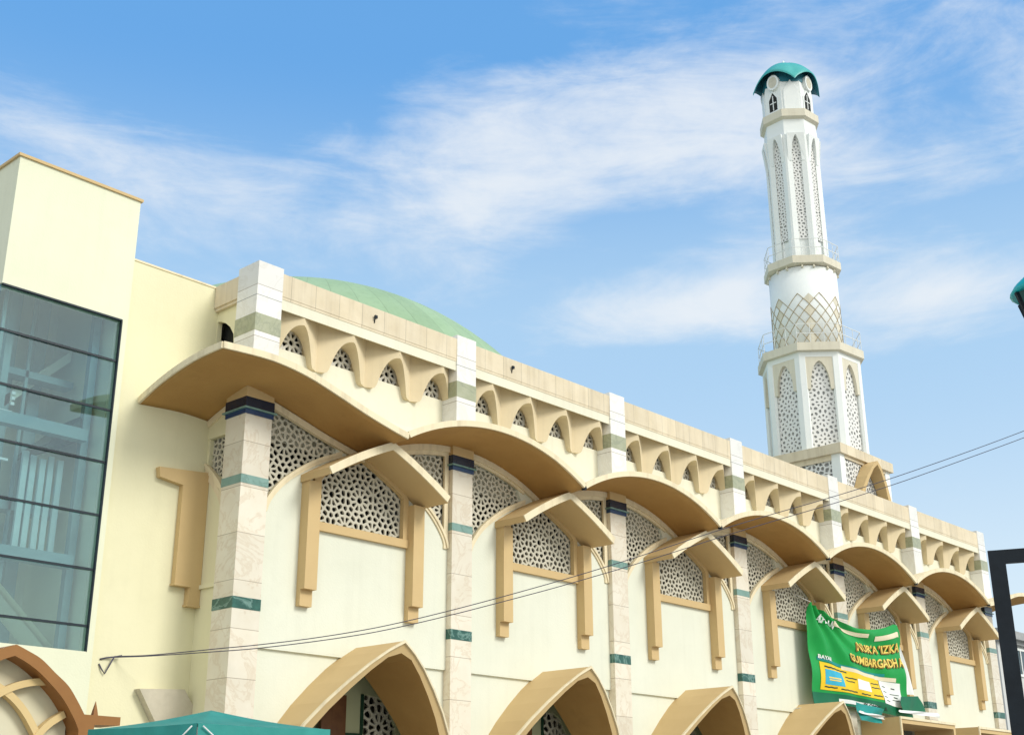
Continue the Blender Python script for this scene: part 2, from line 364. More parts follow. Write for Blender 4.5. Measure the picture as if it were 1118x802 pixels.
# ------------------------------------------------------------------ the mosque
X0, BAY = 12.52, 5.0
YC, YW, YU = 17.49, 17.62, 17.82          # column face, bay wall, upper wall
mosque = thing('mosque_building', (27.52, 24, -H), 'long cream mosque with scalloped canopies, marble columns and a pale green dome', 'mosque')
def bx(i): return X0+BAY*i

# --- body behind the facade
b = MB()
b.box(12.75, 42.3, 20.6, 47, -H, 9.25)                     # hall block
b.box(12.45, 42.6, 17.95, 47, 9.2, 9.3)                    # roof slab
b.box(12.45, 42.6, 17.95, 20.6, 7.32, 7.42)                # ceiling of the lower gallery
b.box(12.45, 42.6, 18.3, 20.6, 2.95, 3.05)
b.box(42.45, 42.62, 18.05, 47, -H, 9.3)
b.build('body', M['roof'], mosque)
b = MB(); b.box(12.5, 42.5, 18.35, 18.5, 3.05, 7.32); b.box(12.5, 42.5, 18.35, 18.42, 7.42, 9.2); b.build('dark_backing', M['dark'], mosque)  # near-black sheet stands in for the shade of the unlit interior behind grilles
# green dome
b = MB(); R_ = 10.13; c_ = (25.0, 32.5, 7.0)
prof = [(math.sqrt(max(0, R_*R_-(z-7.0)**2)), z) for z in [9.3+ (7.0+R_-.02-9.3)*(1-(1-k/30)**2) for k in range(31)]]
b.lathe(prof, c_[0], c_[1], 96); b.build('dome', M['dome'], mosque)

# --- canopy profile
def zs(x):                                                  # soffit edge, x from column centre
    R5 = 5.06; return 7.38-(R5-math.sqrt(R5*R5-x*x))
CP = [(-1.62, 7.325), (-.82, 7.37), (-.3, 7.35), (.24, 7.265), (.86, 7.10), (1.49, 6.92), (2.15, 6.76), (2.5, 6.69)]
CPS = spline([(a, 0, z) for a, z in CP], 10)
def zc(x):
    for a, b2 in zip(CPS, CPS[1:]):
        if a[0] <= x <= b2[0]: return a[2]+(b2[2]-a[2])*(x-a[0])/(b2[0]-a[0])
    return CPS[0][2] if x < CPS[0][0] else CPS[-1][2]
YF = 16.4
def grid_canopy(xs, ys, fz, inside, th=.10):
    b = MB(); lo = {}; hi = {}
    def V(d, i, j, t):
        if (i, j) not in d: d[(i, j)] = b.vert((xs[i], ys[j], fz(xs[i], ys[j])+t))
        return d[(i, j)]
    cells = {(i, j) for i in range(len(xs)-1) for j in range(len(ys)-1) if inside((xs[i]+xs[i+1])/2, (ys[j]+ys[j+1])/2)}
    for i, j in cells:
        q = [(i, j), (i+1, j), (i+1, j+1), (i, j+1)]
        b.cur = 0; b.iface([V(lo, *k, 0) for k in q][::-1], True)
        b.cur = 1; b.iface([V(hi, *k, th) for k in q], True)
        for (a, c), nb in zip(((q[0], q[1]), (q[1], q[2]), (q[2], q[3]), (q[3], q[0])), ((i, j-1), (i+1, j), (i, j+1), (i-1, j))):
            if nb not in cells: b.iface((b.vert((xs[a[0]], ys[a[1]], fz(xs[a[0]], ys[a[1]]))), b.vert((xs[c[0]], ys[c[1]], fz(xs[c[0]], ys[c[1]]))), b.vert((xs[c[0]], ys[c[1]], fz(xs[c[0]], ys[c[1]])+th)), b.vert((xs[a[0]], ys[a[1]], fz(xs[a[0]], ys[a[1]])+th))))
    return b
def lin(a, c, n): return [a+(c-a)*k/n for k in range(n+1)]
def fascia(fx, xs, y):
    b = MB()
    b.ribbon([(x, fx(x)+.055) for x in xs], .062, .052, XZ(y), -.035, .012); return b
# typical canopy at column 1
x1 = bx(1); xs = lin(x1-2.49, x1+2.49, 40); ys = lin(YF, YW+.02, 6)
cb = grid_canopy(xs, ys, lambda x, y: zs(x-x1)-.11*(y-YF)/1.22, lambda x, y: True)
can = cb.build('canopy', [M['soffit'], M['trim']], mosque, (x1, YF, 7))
fascia(lambda x: zs(x-x1), xs, YF).build('fascia', M['trim'], can, (x1, YF, 7))
bb = MB()                                                    # wall-side arch moulding under the soffit
bb.ribbon([(x, zs(x-x1)-.155) for x in lin(x1-2.45, x1+2.45, 40)], .05, .07, XZ(YW), -.07, .01)
bb.build('moulding', M['trim'], can, (x1, YF, 7))
bb = MB(); bb.box(x1+2.47, x1+2.53, YF-.03, YF+.06, 6.70, 6.76); bb.build('valley_block', M['black'], can, (x1, YF, 7))  # small black block in the gap between two canopies
for k in range(1, 5): dup(can, 5*k, mosque)
# corner canopies
def corner(xc, s):                                           # s=+1: bay runs to +x
    xs = lin(-1.57, -.12, 14)+lin(-.12, 2.49, 22)[1:]; ys = lin(YF, YW+.02, 8)+lin(YW+.02, 18.78 if s > 0 else 19.6, 8)[1:]
    f = lambda x, y: zc(s*(x-xc))-(.0842*max(0, y-16.6)**2)
    if s < 0: X = sorted([xc-a for a in xs])
    else: X = [xc+a for a in xs]
    b = grid_canopy(X, ys, f, lambda x, y: y < YW+.02 or s*(x-xc) < -.12)
    o = b.build('canopy', [M['soffit'], M['trim']], mosque, (xc, YF, 7))
    fascia(lambda x: zc(s*(x-xc)), X, YF).build('fascia', M['trim'], o, (xc, YF, 7))
    fb = MB(); xe = xc-s*1.57
    fb.ribbon([(y, f(xe, y)+.055) for y in ys], .062, .052, YZ(xe), -.03 if s > 0 else -.012, .012 if s > 0 else .03)
    fb.build('fascia', M['trim'], o, (xc, YF, 7))
    mb = MB(); mb.ribbon([(x, f(x, YW)-.05) for x in X if s*(x-xc) > .2], .05, .07, XZ(YW), -.07, .01)
    if s > 0: mb.ribbon([(y, f(xc-.12, y)-.05) for y in lin(YC+.5, 18.77, 8)], .05, .07, YZ(xc-.12), -.07, .01)
    mb.build('moulding', M['trim'], o, (xc, YF, 7))
corner(bx(0), 1); corner(bx(6), -1)

# --- columns with their bands
def column(xc, tall=False):
    y1 = YC+.56 if tall else YW+.15
    o = (xc, YC, 0)
    b = MB(); b.box(xc-.28, xc+.28, YC, y1, -H, 7.12); c = b.build('column', M['marble'], mosque, o)
    def ring(nm, z0, z1, p, m):
        k = MB(); k.box(xc-.28-p, xc+.28+p, YC-p, y1+(p if tall else 0), z0, z1); k.build(nm, m, c, o)
    ring('capital', 7.09, 7.28, .014, M['tan'])
    ring('navy_band', 6.90, 7.09, .022, M['navy']); ring('band_lip', 6.875, 6.90, .06, M['sea']); ring('blue_band', 6.79, 6.875, .018, M['blue'])
    ring('stone_band', 5.57, 5.72, .006, M['sea']); ring('marble_band', 3.47, 3.66, .006, M['green_marble'])
    return c
column(bx(0), True); c1 = column(bx(1))
for k in range(1, 5): dup(c1, 5*k, mosque)
column(bx(6), True)

# --- parapet pilasters
def pilaster(xc, tall=False):
    yf = 17.41; y1 = yf+.60 if tall else 17.85; o = (xc, yf, 8)
    b = MB(); b.box(xc-.275, xc+.275, yf, y1, 7.34, 9.64); c = b.build('parapet_pilaster', M['marble_white'], mosque, o)
    k = MB(); k.box(xc-.281, xc+.281, yf-.006, y1+(.006 if tall else 0), 8.31, 8.64); k.build('stone_band', M['sage'], c, o)
    for z in (8.98,):
        k = MB(); k.box(xc-.277, xc+.277, yf-.002, y1, z, z+.012); k.build('joint', M['greytrim'], c, o)
    return c
pilaster(bx(0), True); p1 = pilaster(bx(1))
for k in range(1, 5): dup(p1, 5*k, mosque)
pilaster(bx(6), True)

# --- one bay: everything between two columns
def ogive(cx, hw, z0, z1, n=10, k=1.35):
    """pointed arch outline from left springing over the apex to the right springing"""
    L = []
    for i in range(n+1):
        t = i/n; L.append((cx-hw*(1-t**k)**(1.0) if False else cx-hw*math.cos(t*math.pi/2)**.86 if t < 1 else cx, z0+(z1-z0)*(math.sin(t*math.pi/2)**1.0*.55+t*.45)))
    return L+[(2*cx-a, c) for a, c in L[-2::-1]]
HW = 1.43
def hood_z(u):                                               # upper outline of the window hood, u=0..1 from apex to tip
    return 6.73-.75*(u*.80+.20*u*u)
def bay(i):
    xl = bx(i); o = (xl, YW, 0); cx = xl+2.5; parts = []
    # wall panel with the window and the two lattice openings beside the columns
    wing = [(.29, 5.22), (.29, 7.06)]+[(x, zs(x)-.26) for x in lin(.35, 1.75, 10)]+[(1.86, 6.60)]
    wing += spline([(1.84, 6.53, 0), (1.42, 6.34, 0), (1.02, 6.09, 0), (.66, 5.80, 0), (.40, 5.48, 0)], 4)[0:]
    wing = [(p[0], p[1]) for p in wing]
    win = [(1.44, 5.2), (3.56, 5.2), (3.56, 5.98)]+[(2.5+1.06*(1-u), hood_z((1-u)*.74)-.17) for u in lin(.1, 1, 6)]+[(2.5-1.06*u, hood_z(u*.74)-.17) for u in lin(.1, .9, 6)]+[(1.44, 5.98)]
    sh = lambda P: [(xl+a, c) for a, c in P]; mir = lambda P: [(5-a, c) for a, c in P][::-1]
    b = MB(); b.plate([(xl, 2.93), (xl+5, 2.93), (xl+5, 7.45), (xl, 7.45)], [sh(wing), sh(mir(wing)), sh(win)], XZ(YW), 0, .16)
    b.box(xl+.29, xl+4.71, YW+.001, YW+.16, 2.9, 2.93)
    parts.append(b.build('wall_panel', M['wall'], mosque, o))
    # lattices beside the columns
    def wingpanel(flip):
        f = (lambda a: xl+5-a) if flip else (lambda a: xl+a)
        P = rosette_points(.2, 2.0, 5.1, 7.15, [(.72, 6.48), (.38, 5.95), (1.38, 6.62), (.38, 7.02), (1.05, 7.02), (1.05, 5.95)], [(.15, 10, 0), (.275, 12, .5)], .094, 5+flip)
        k = MB(); inside = lambda a, c: c > 5.0+.0*a and not (a > .5 and c < 5.38+(a-.4)*.78-.1) and c < 7.35-.13*a*a
        lattice(k, P, .2, 2.0, 5.1, 7.15, .0205, lambda a, c, d: (f(a), YW+.055+d, c), 0, .028, inside, .4)
        g = k.build('side_grille', M['lattice'], mosque, o)
        fr = MB()
        line = [(f(a), c) for a, c in spline([(1.93, 6.56, 0), (1.42, 6.33, 0), (1.0, 6.07, 0), (.64, 5.78, 0), (.38, 5.46, 0), (.28, 5.25, 0)], 5) for c in [c]] if False else [(f(p[0]), p[1]) for p in spline([(1.95, 6.57, 0), (1.42, 6.33, 0), (1.0, 6.07, 0), (.64, 5.78, 0), (.38, 5.46, 0), (.285, 5.22, 0)], 5)]
        sgn = -1 if flip else 1
        wl, wr = (.02, .085) if sgn < 0 else (.085, .02)
        fr.ribbon(line, wl, wr, XZ(YW), -.03, .02)
        fr.ribbon([(x, z+.06*0) for x, z in line], wl-.05 if wl > .05 else wl, wr-.05 if wr > .05 else wr, XZ(YW), -.055, -.03)
        up = [(f(x), zs(x)-.245) for x in lin(.28, 1.95, 12)]
        fr.ribbon(up, .06, .035, XZ(YW), -.03, .02)
        if flip: fr.box(xl+4.60, xl+4.712, YW-.03, YW+.02, 5.2, 7.1)
        fr.build('grille_frame', M['trim'], g, o)
        return g
    parts += [wingpanel(0), wingpanel(1)]
    # window: lattice, frame, sill
    P = rosette_points(1.4, 3.6, 5.15, 6.62, [(1.84, 5.78), (2.50, 5.78), (3.16, 5.78), (1.51, 5.22), (2.17, 5.22), (2.83, 5.22), (3.49, 5.22), (2.17, 6.32), (2.83, 6.32), (1.51, 6.32), (3.49, 6.32)], [(.155, 10, 0), (.285, 12, .5)], .098, 11)
    k = MB(); lattice(k, P, 1.4, 3.6, 5.15, 6.62, .0205, lambda a, c, d: (xl+a, YW+.06+d, c), 0, .04, lambda a, c: c < 6.72-.4*abs(a-2.5), .45)
    w = k.build('window', M['lattice'], mosque, o)
    fr = MB(); outline = [(3.56, 5.2), (3.56, 5.98)]+[(2.5+1.06*(1-u), hood_z((1-u)*.74)-.17) for u in lin(.1, 1, 6)]+[(2.5-1.06*u, hood_z(u*.74)-.17) for u in lin(.1, .9, 6)]+[(1.44, 5.98), (1.44, 5.2)]
    fr.ribbon(sh(outline), .055, .07, XZ(YW), -.05, .05); fr.build('frame', M['tan'], w, o)
    s = MB(); s.box(xl+1.37, xl+3.655, YW-.075, YW+.04, 5.045, 5.2); s.build('sill', M['tan'], w, o)
    parts.append(w)
    # window hood
    k = MB(); us = lin(0, 1, 8); th = .135; Y0 = 16.8
    top = [(cx-HW*u, hood_z(u)) for u in us[::-1]]+[(cx+HW*u, hood_z(u)) for u in us[1:]]
    low = [(cx-HW*u, hood_z(u)-th*(1.0+.15*(1-u))) for u in us[::-1]]+[(cx+HW*u, hood_z(u)-th*(1.0+.15*(1-u))) for u in us[1:]]
    sec = lambda y: [(a, y, c) for a, c in top]+[(a, y, c) for a, c in low[::-1]]
    k.loft([sec(Y0), sec(YW+.01)], closed=True)
    n = len(top)
    for y in (Y0,):
        for j in range(n-1): k.face([(top[j][0], y, top[j][1]), (top[j+1][0], y, top[j+1][1]), (low[j+1][0], y, low[j+1][1]), (low[j][0], y, low[j][1])])
    hd = k.build('window_hood', M['tan'], mosque, o)
    e = MB(); mid = [((a[0]+c[0])/2, (a[1]+c[1])/2) for a, c in zip(top, low)]
    e.ribbon(mid, .070, .070, XZ(Y0), -.022, .006); e.build('lit_hood_edge', M['trim'], hd, o)  # paler strip paints the sunlit front edge into the hood's colour
    parts.append(hd)
    # stepped brackets under the hood
    for a in (1.105, 3.625):
        k = MB(); k.box(xl+a, xl+a+.27, 17.40, YW+.01, 3.95, 5.86); k.box(xl+a, xl+a+.265, 17.51, YW+.01, 3.67, 3.95)
        parts.append(k.build('bracket', M['tan'], mosque, o))
    # upper wall with its little openings
    holes = []
    for j in range(4):
        c = .8325+1.185*j; a0, a1 = max(c-.36, .31), min(c+.36, 4.72)
        holes.append([(xl+a0, 8.30), (xl+a1, 8.30), (xl+a1, 8.62), (xl+(a0+a1)/2+.1, 8.76), (xl+(a0+a1)/2-.1, 8.76), (xl+a0, 8.62)])
    b = MB(); b.plate([(xl+.0, 6.55), (xl+5, 6.55), (xl+5, 9.3), (xl, 9.3)], holes, XZ(YU), 0, .18, rm=1)
    parts.append(b.build('upper_wall', [M['upper'], M['screen']], mosque, o))
    P = rosette_points(-.4, .4, 8.25, 8.8, [(.10, 8.53)], [(.15, 9, 0), (.31, 15, .5)], .13, 3)
    for j in range(4):
        c = .8325+1.185*j
        k = MB(); lattice(k, P, -.4, .4, 8.25, 8.8, .022, lambda a, d_, d: (xl+c+a, YU+.12+d, d_), 0, .04, None, .6)
        parts.append(k.build('small_grille', M['lattice_white'], mosque, o))
    # folded screens between the little arches
    for j in range(5):
        c = xl+.24+1.185*j
        zl = [8.06, 8.075, 8.12]+[8.12+.60*t for t in (.1, .22, .36, .5, .62, .73, .82, .89, .94, .975, .99, .997, 1)]+[8.865, 9.11]
        def hwid(z):
            if z < 8.12: return .15+.055*math.sqrt(max(0, (z-8.06)/.06))
            t = min(1, (z-8.12)/.6); return .205+.3875*(1-(1-t)**(1/2.5)) if z < 8.7201 else .5925
        yf = lambda s: YU-.02-.345*(s/.5925)
        k = MB(); sides = [-1, 1]
        if j == 0: sides = [1]
        if j == 4: sides = [-1]
        for sd in sides:
            rows = [[(c, yf(0), z), (c+sd*hwid(z), yf(hwid(z)), z), (c+sd*hwid(z), YU+.01, z)] for z in zl]
            k.loft(rows)
            k.face([(c, yf(0), zl[0]), (c+sd*hwid(zl[0]), yf(hwid(zl[0])), zl[0]), (c+sd*hwid(zl[0]), YU+.01, zl[0]), (c, YU+.01, zl[0])])
        if len(sides) == 1: k.face([(c, yf(0), zl[0]), (c, YU+.01, zl[0]), (c, YU+.01, zl[-1]), (c, yf(0), zl[-1])])
        parts.append(k.build('arch_screen', M['screen'], mosque, o))
    # band and coping
    k = MB(); k.box(xl+.275, xl+4.725, 17.44, 17.462, 8.865, 9.062); parts.append(k.build('cornice_band', M['upper'], mosque, o))
    k = MB(); k.box(xl+.275, xl+4.725, 17.425, 17.95, 9.115, 9.555); k.box(xl+.275, xl+4.725, 17.432, 17.94, 9.062, 9.115)
    parts.append(k.build('coping', M['coping'], mosque, o))
    return parts
b0 = bay(0)
for k in range(1, 6):
    for p in b0: dup(p, 5*k, mosque)

# small conduits on the coping
for xx in (15.0, 18.9):
    k = MB(); k.tube([(xx, 17.42, 9.24), (xx, 17.415, 9.30), (xx, 17.39, 9.33)], .012, 6); k.box(xx-.03, xx+.03, 17.36, 17.40, 9.325, 9.385)
    k.build('conduit', M['black'], mosque, (xx, 17.4, 9.2))

# --- ground storey: walls with pointed entrances (bays 0-3) and square porches (bays 4, 5)
DO = [(0, 3.10), (.30, 2.92), (.62, 2.69), (.98, 2.38), (1.34, 2.03), (1.64, 1.68), (1.86, 1.30), (2.03, .80), (2.13, .2), (2.17, -.6), (2.17, -H)]
def doorway(i):
    xl = bx(i); cx = xl+2.5; o = (xl, YW, 0); parts = []
    inn = [(max(0, a*(.89)), c-.17*(1-min(1, a/2.2))-.0) for a, c in DO]
    inn = [(0, 2.90)]+[(a*.90, c-.11) for a, c in DO[1:-1]]+[(1.95, -H)]
    hole = [(cx-a, c) for a, c in inn[::-1]]+[(cx+a, c) for a, c in inn[1:]]
    yl = YW+.055
    b = MB()
    for s in (-1, 1):
        side = [(cx, 2.945), (cx, 2.94)]+[(cx+s*(a+.06), c+.03) for a, c in inn[1:]]+[(cx+s*2.5, -H), (cx+s*2.5, 2.94)]
        b.plate(side, [], XZ(yl), 0, .2)
    parts.append(b.build('ground_wall', M['wall'], mosque, o))
    # pointed hood, front edge leaning back towards the foot
    k = MB(); yf = lambda z: 16.35+(3.1-max(z, -.0))*.40
    pt = [(cx-a, c) for a, c in DO[::-1]]+[(cx+a, c) for a, c in DO[1:]]
    fo = lambda P, fy: [(a, fy(c), c) for a, c in P]
    ih = [(cx-a, c) for a, c in inn[::-1]]+[(cx+a, c) for a, c in inn[1:]]
    k.cur = 1; k.loft([fo(pt, yf), fo(pt, lambda z: yl+.01)])
    k.cur = 0; k.loft([fo(ih, yf), fo(ih, lambda z: yl+.22)])
    k.cur = 1; k.loft([fo(pt, yf), fo(ih, yf)])
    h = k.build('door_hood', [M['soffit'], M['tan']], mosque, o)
    k = MB()                                                 # paler strip, sunlight painted along the mouth of the hood
    rows = []
    for (a, c), (a2, c2) in zip(pt, ih):
        m1 = (a*.82+a2*.18, c*.82+c2*.18)
        y = yf(c)-.022
        rows.append([(a, y, c+.012), (m1[0], y, m1[1]), (m1[0], y+.05, m1[1]), (a, y+.05, c+.012)])
    k.loft(rows, closed=True); k.build('lit_hood_edge', M['trim'], h, o)
    parts.append(h)
    # lobby behind: back wall, grille, dado, timber door leaf
    k = MB(); k.plate([(xl+.1, -H), (xl+4.9, -H), (xl+4.9, 2.95), (xl+.1, 2.95)], [[(cx+.95, .5), (cx+1.75, .5), (cx+1.75, 1.9), (cx+1.52, 2.28), (cx+1.3, 2.4), (cx+.95, 2.42)]], XZ(18.45), 0, .1)
    parts.append(k.build('lobby_wall', M['inner'], mosque, o))
    k = MB(); k.box(xl+.1, cx+.9, 18.41, 18.446, -H, 1.72); k.box(cx+.86, cx+.92, 18.42, 18.447, 1.72, 2.42); parts.append(k.build('dado', M['dado'], mosque, o))
    k = MB(); P = rosette_points(.85, 1.85, .45, 2.5, [(1.36, 1.85), (1.36, 1.0)], [(.17, 10, 0), (.36, 14, .5), (.52, 16, 0)], .13, 9)
    lattice(k, P, .85, 1.85, .45, 2.5, .02, lambda a, c, d: (cx+a, 18.48+d, c), 0, .04, None, .6)
    parts.append(k.build('lobby_grille', M['lattice'], mosque, o))
    k = MB(); k.box(cx-.2, cx+.36, 18.25, 18.32, -H, 2.35); parts.append(k.build('timber_screen', M['wood'], mosque, o))
    return parts
d0 = doorway(0)
for k in range(1, 4):
    for p in d0: dup(p, 5*k, mosque)
def porch(i):
    xl = bx(i); o = (xl, YW, 0); parts = []
    a0, a1, zt, yf = xl+.80, xl+4.2, 2.93, 16.5
    k = MB(); k.plate([(a0, -H), (a0, zt), (a1, zt), (a1, -H), (a1-.13, -H), (a1-.13, zt-.16), (a0+.13, zt-.16), (a0+.13, -H)], [], XZ(yf), 0, 1.2)
    h = k.build('porch', M['tan'], mosque, o)
    k = MB(); k.box(a0-.012, a1+.012, yf-.03, yf+.01, zt-.05, zt+.015); k.box(a0-.012, a0+.03, yf-.03, yf+.01, -H, zt-.05); k.build('porch_edge', M['trim'], h, o)
    parts.append(h)
    k = MB(); k.box(xl, a0+.05, YW+.055, YW+.2, -H, 2.94); k.box(a1-.05, xl+5, YW+.055, YW+.2, -H, 2.94); k.box(a0+.05, a1-.05, YW+.055, YW+.2, zt-.1, 2.94)
    parts.append(k.build('ground_wall', M['wall'], mosque, o))
    k = MB(); k.box(a0+.13, a1-.13, 18.3, 18.36, -H, 2.9); k.box(a0+.13, a0+.4, 18.24, 18.3, -H, 2.6)
    for t in (.9, 1.7, 2.5): k.box(a0+t, a0+t+.06, 18.24, 18.3, -H, 2.5)
    parts.append(k.build('timber_door', M['wood'], mosque, o))
    return parts
q0 = porch(4)
for p in q0: dup(p, 5, mosque)

# --- side face at the near corner and the wing wall
xs_ = 12.40
hole = [(18.10, 5.55), (18.10, 7.0), (18.70, 6.82), (18.74, 6.10), (18.40, 5.86)]
b = MB(); b.plate([(18.0, -H), (18.78, -H), (18.78, 7.3), (18.0, 7.3)], [hole], YZ(xs_), 0, .15)
b.plate([(17.95, 6.6), (18.78, 6.6), (18.78, 9.3), (17.95, 9.3)], [[(18.17, 7.9), (18.77, 7.9), (18.77, 8.86), (18.66, 8.84), (18.5, 8.76), (18.36, 8.65), (18.24, 8.48)]], YZ(xs_-.02), 0, .1)
b.box(xs_-.04, xs_+.02, 18.02, 18.78, 3.92, 3.99)
b.build('side_wall', M['wing'], mosque)
k = MB(); P = rosette_points(18.0, 18.85, 5.4, 7.15, [(18.3, 6.5), (18.55, 5.9)], [(.12, 10, 0), (.24, 12, .5)], .09, 4)
lattice(k, P, 18.0, 18.85, 5.4, 7.15, .018, YZ(xs_+.07), 0, .06, None, .4); sg = k.build('side_grille', M['lattice'], mosque)
k = MB()
for off in (0, .055, .11):
    k.ribbon([(y, z-off) for y, z in ((18.77, 6.14), (18.55, 5.98), (18.3, 5.74), (18.07, 5.42))], .018, .018, YZ(xs_), -.06+off*.25, .02)
k.ribbon([(18.77, 5.96), (18.55, 5.78), (18.3, 5.50), (18.07, 5.08)], .05, .05, YZ(xs_), -.02, .02)
k.build('grille_frame', M['trim'], sg)
k = MB(); k.box(xs_-.12, 12.5, 18.03, 18.77, 9.10, 9.53); k.box(xs_-.09, 12.37, 18.03, 18.77, 9.04, 9.10); k.build('coping', M['coping'], mosque)
k = MB(); k.box(12.60, 12.68, 17.9, 18.9, 7.42, 9.2); k.build('dark_backing', M['dark'], mosque)
# half hood and its bracket, against the wing wall
k = MB()
k.plate([(11.39, 5.89), (11.42, 5.72), (11.88, 5.66), (11.88, 3.97), (12.16, 3.96), (12.16, 3.64), (12.395, 3.64), (12.395, 5.97)], [], XZ(18.66), 0, .12)
k.build('half_hood', M['tan'], mosque)
k = MB(); k.box(11.86, 12.18, 18.63, 18.78, 3.93, 3.97); k.build('bracket_cap', M['tan'], mosque); k = MB(); k.box(12.14, 12.4, 18.64, 18.78, 3.61, 3.645); k.face([(11.39, 18.65, 5.89), (11.39, 18.65, 5.89), (11.46, 18.655, 5.70), (11.49, 18.655, 5.88)]) if False else None
k.build('bracket_cap', M['tan'], mosque)
# weathered half porch slab low on the wing wall
k = MB()
k.loft([[(11.38, 18.62, 2.20), (12.22, 18.62, 2.25), (12.60, 18.62, 1.74), (12.75, 18.62, 1.2), (11.95, 18.62, 1.2), (11.72, 18.62, 1.70)], [(11.38, 18.775, 2.20), (12.22, 18.775, 2.25), (12.60, 18.775, 1.74), (12.75, 18.775, 1.2), (11.95, 18.775, 1.2), (11.72, 18.775, 1.70)]], closed=True)
k.face([(11.38, 18.62, 2.20), (12.22, 18.62, 2.25), (12.60, 18.62, 1.74), (12.75, 18.62, 1.2), (11.95, 18.62, 1.2), (11.72, 18.62, 1.70)])
k.build('side_door_hood', M['slab'], mosque)
k = MB(); k.box(10.5, 12.42, 18.78, 20.7, -H, 9.50); k.build('wing_wall', M['wing'], mosque)
k = MB(); k.box(10.5, 12.41, 18.765, 20.7, 9.50, 9.535); k.build('wing_coping', M['trim'], mosque)

# ------------------------------------------------------------------ glazed stair tower
tw = thing('stair_tower', (9.4, 20, -H), 'tall cream stair tower with a big green tinted window at the left', 'tower')
TY = 18.70; tx0, tx1, gx1 = 8.26, 10.535, 10.43
b = MB()
b.plate([(tx0, 8.31), (gx1, 8.31), (gx1, 2.70), (tx0, 2.70), (tx0, -H), (tx1, -H), (tx1, 10.6), (tx0, 10.6)], [], XZ(TY), 0, .22)
b.box(tx0, tx1, 22.8, 23.0, -H, 10.6); b.box(tx1-.12, tx1, TY+.22, 22.8, -H, 10.6)
b.plate([(TY+.222, 8.31), (22.3, 8.31), (22.3, 2.70), (TY+.222, 2.70), (TY+.222, -H), (22.8, -H), (22.8, 10.6), (TY+.222, 10.6)], [], YZ(tx0), 0, .15)
b.box(tx0+.15, tx1-.12, TY+.22, 22.8, 2.3, 2.5)
b.build('wall', M['tower'], tw)
b = MB(); b.box(tx0-.035, tx1+.035, TY-.035, 23.03, 10.6, 10.65); b.build('coping', M['tan'], tw)
b = MB(); b.box(tx0+.02, gx1, TY+.06, TY+.072, 2.70, 8.31); gl = b.build('glass_wall', M['glass'], tw)
b = MB(); b.box(tx0+.004, tx0+.016, TY+.06, 22.3, 2.70, 8.31); b.build('glass_wall', M['glass'], tw)
for z in (7.555, 6.67, 5.775, 4.885, 3.995, 3.10):
    k = MB(); k.box(tx0+.02, gx1, TY+.03, TY+.058, z-.018, z+.018); k.build('transom', M['frame'], gl)
k = MB(); k.box(tx0+.02, gx1, TY-.004, TY+.058, 8.285, 8.312); k.box(gx1-.018, gx1+.003, TY-.004, TY+.058, 2.7, 8.285); k.build('window_frame', M['frame'], gl)
# inside the tower
b = MB(); b.box(tx0+.2, tx1-.12, 21.0, 21.1, 2.5, 10.35); b.build('inner_wall', M['pale'], tw)
b = MB()
for x, y, w in ((8.55, 19.15, .05), (8.86, 19.6, .12), (9.18, 20.2, .16), (9.75, 20.4, .22), (9.42, 19.9, .05), (10.22, 19.25, .13), (8.72, 20.6, .2)): b.box(x, x+w, y, y+w, 2.5, 9.6)
b.build('steel_post', M['steel'], tw)
b = MB(); b.box(8.3, 10.22, 19.05, 19.25, 4.03, 4.24); b.box(8.3, 10.22, 19.05, 19.25, 6.16, 6.36); b.box(8.3, 10.3, 19.9, 20.2, 5.0, 5.15); b.box(8.3, 10.3, 19.9, 20.2, 7.3, 7.42); b.build('floor_beam', M['steel'], tw)
for j in range(5):
    k = MB(); x = 9.42+.155*j; k.box(x, x+.10, 19.6+.03*(j % 2), 19.66, 4.26, 5.95-.04*(j % 3)); k.build('louvre', M['louvre'], tw)
b = MB()
b.loft([[(8.9, 20.2, 6.45), (10.35, 20.2, 7.9), (10.35, 20.2, 8.1), (8.9, 20.2, 6.65)], [(8.9, 20.95, 6.45), (10.35, 20.95, 7.9), (10.35, 20.95, 8.1), (8.9, 20.95, 6.65)]], closed=True)
b.face([(8.9, 20.2, 6.45), (10.35, 20.2, 7.9), (10.35, 20.2, 8.1), (8.9, 20.2, 6.65)])
b.loft([[(9.0, 19.4, 3.9), (10.3, 19.4, 2.75), (10.3, 19.4, 2.6), (9.0, 19.4, 3.75)], [(9.0, 20.0, 3.9), (10.3, 20.0, 2.75), (10.3, 20.0, 2.6), (9.0, 20.0, 3.75)]], closed=True)
b.build('stair_flight', M['pale'], tw)
b = MB(); b.loft([[(9.65, 19.3, 5.95), (10.35, 19.3, 6.3), (10.35, 19.3, 6.75), (9.65, 19.3, 6.05)], [(9.65, 20.3, 5.95), (10.35, 20.3, 6.3), (10.35, 20.3, 6.75), (9.65, 20.3, 6.05)]], closed=True)
b.face([(9.65, 19.3, 5.95), (10.35, 19.3, 6.3), (10.35, 19.3, 6.75), (9.65, 19.3, 6.05)]); b.build('stair_landing', M['dado'], tw)
b = MB()
b.tube([(8.78, 19.3, 6.45), (8.78, 19.3, 6.0), (8.78, 19.3, 5.62)], .02, 6); b.bar((8.70, 19.3, 6.42), (8.98, 19.3, 6.42), .05); b.bar((8.78, 19.3, 5.64), (9.02, 19.3, 5.64), .04)
for j in range(3): b.box(8.94, 9.0, 19.28, 19.32, 6.55+.09*j, 6.60+.09*j)
b.build('lift_fitting', M['rod'], tw)

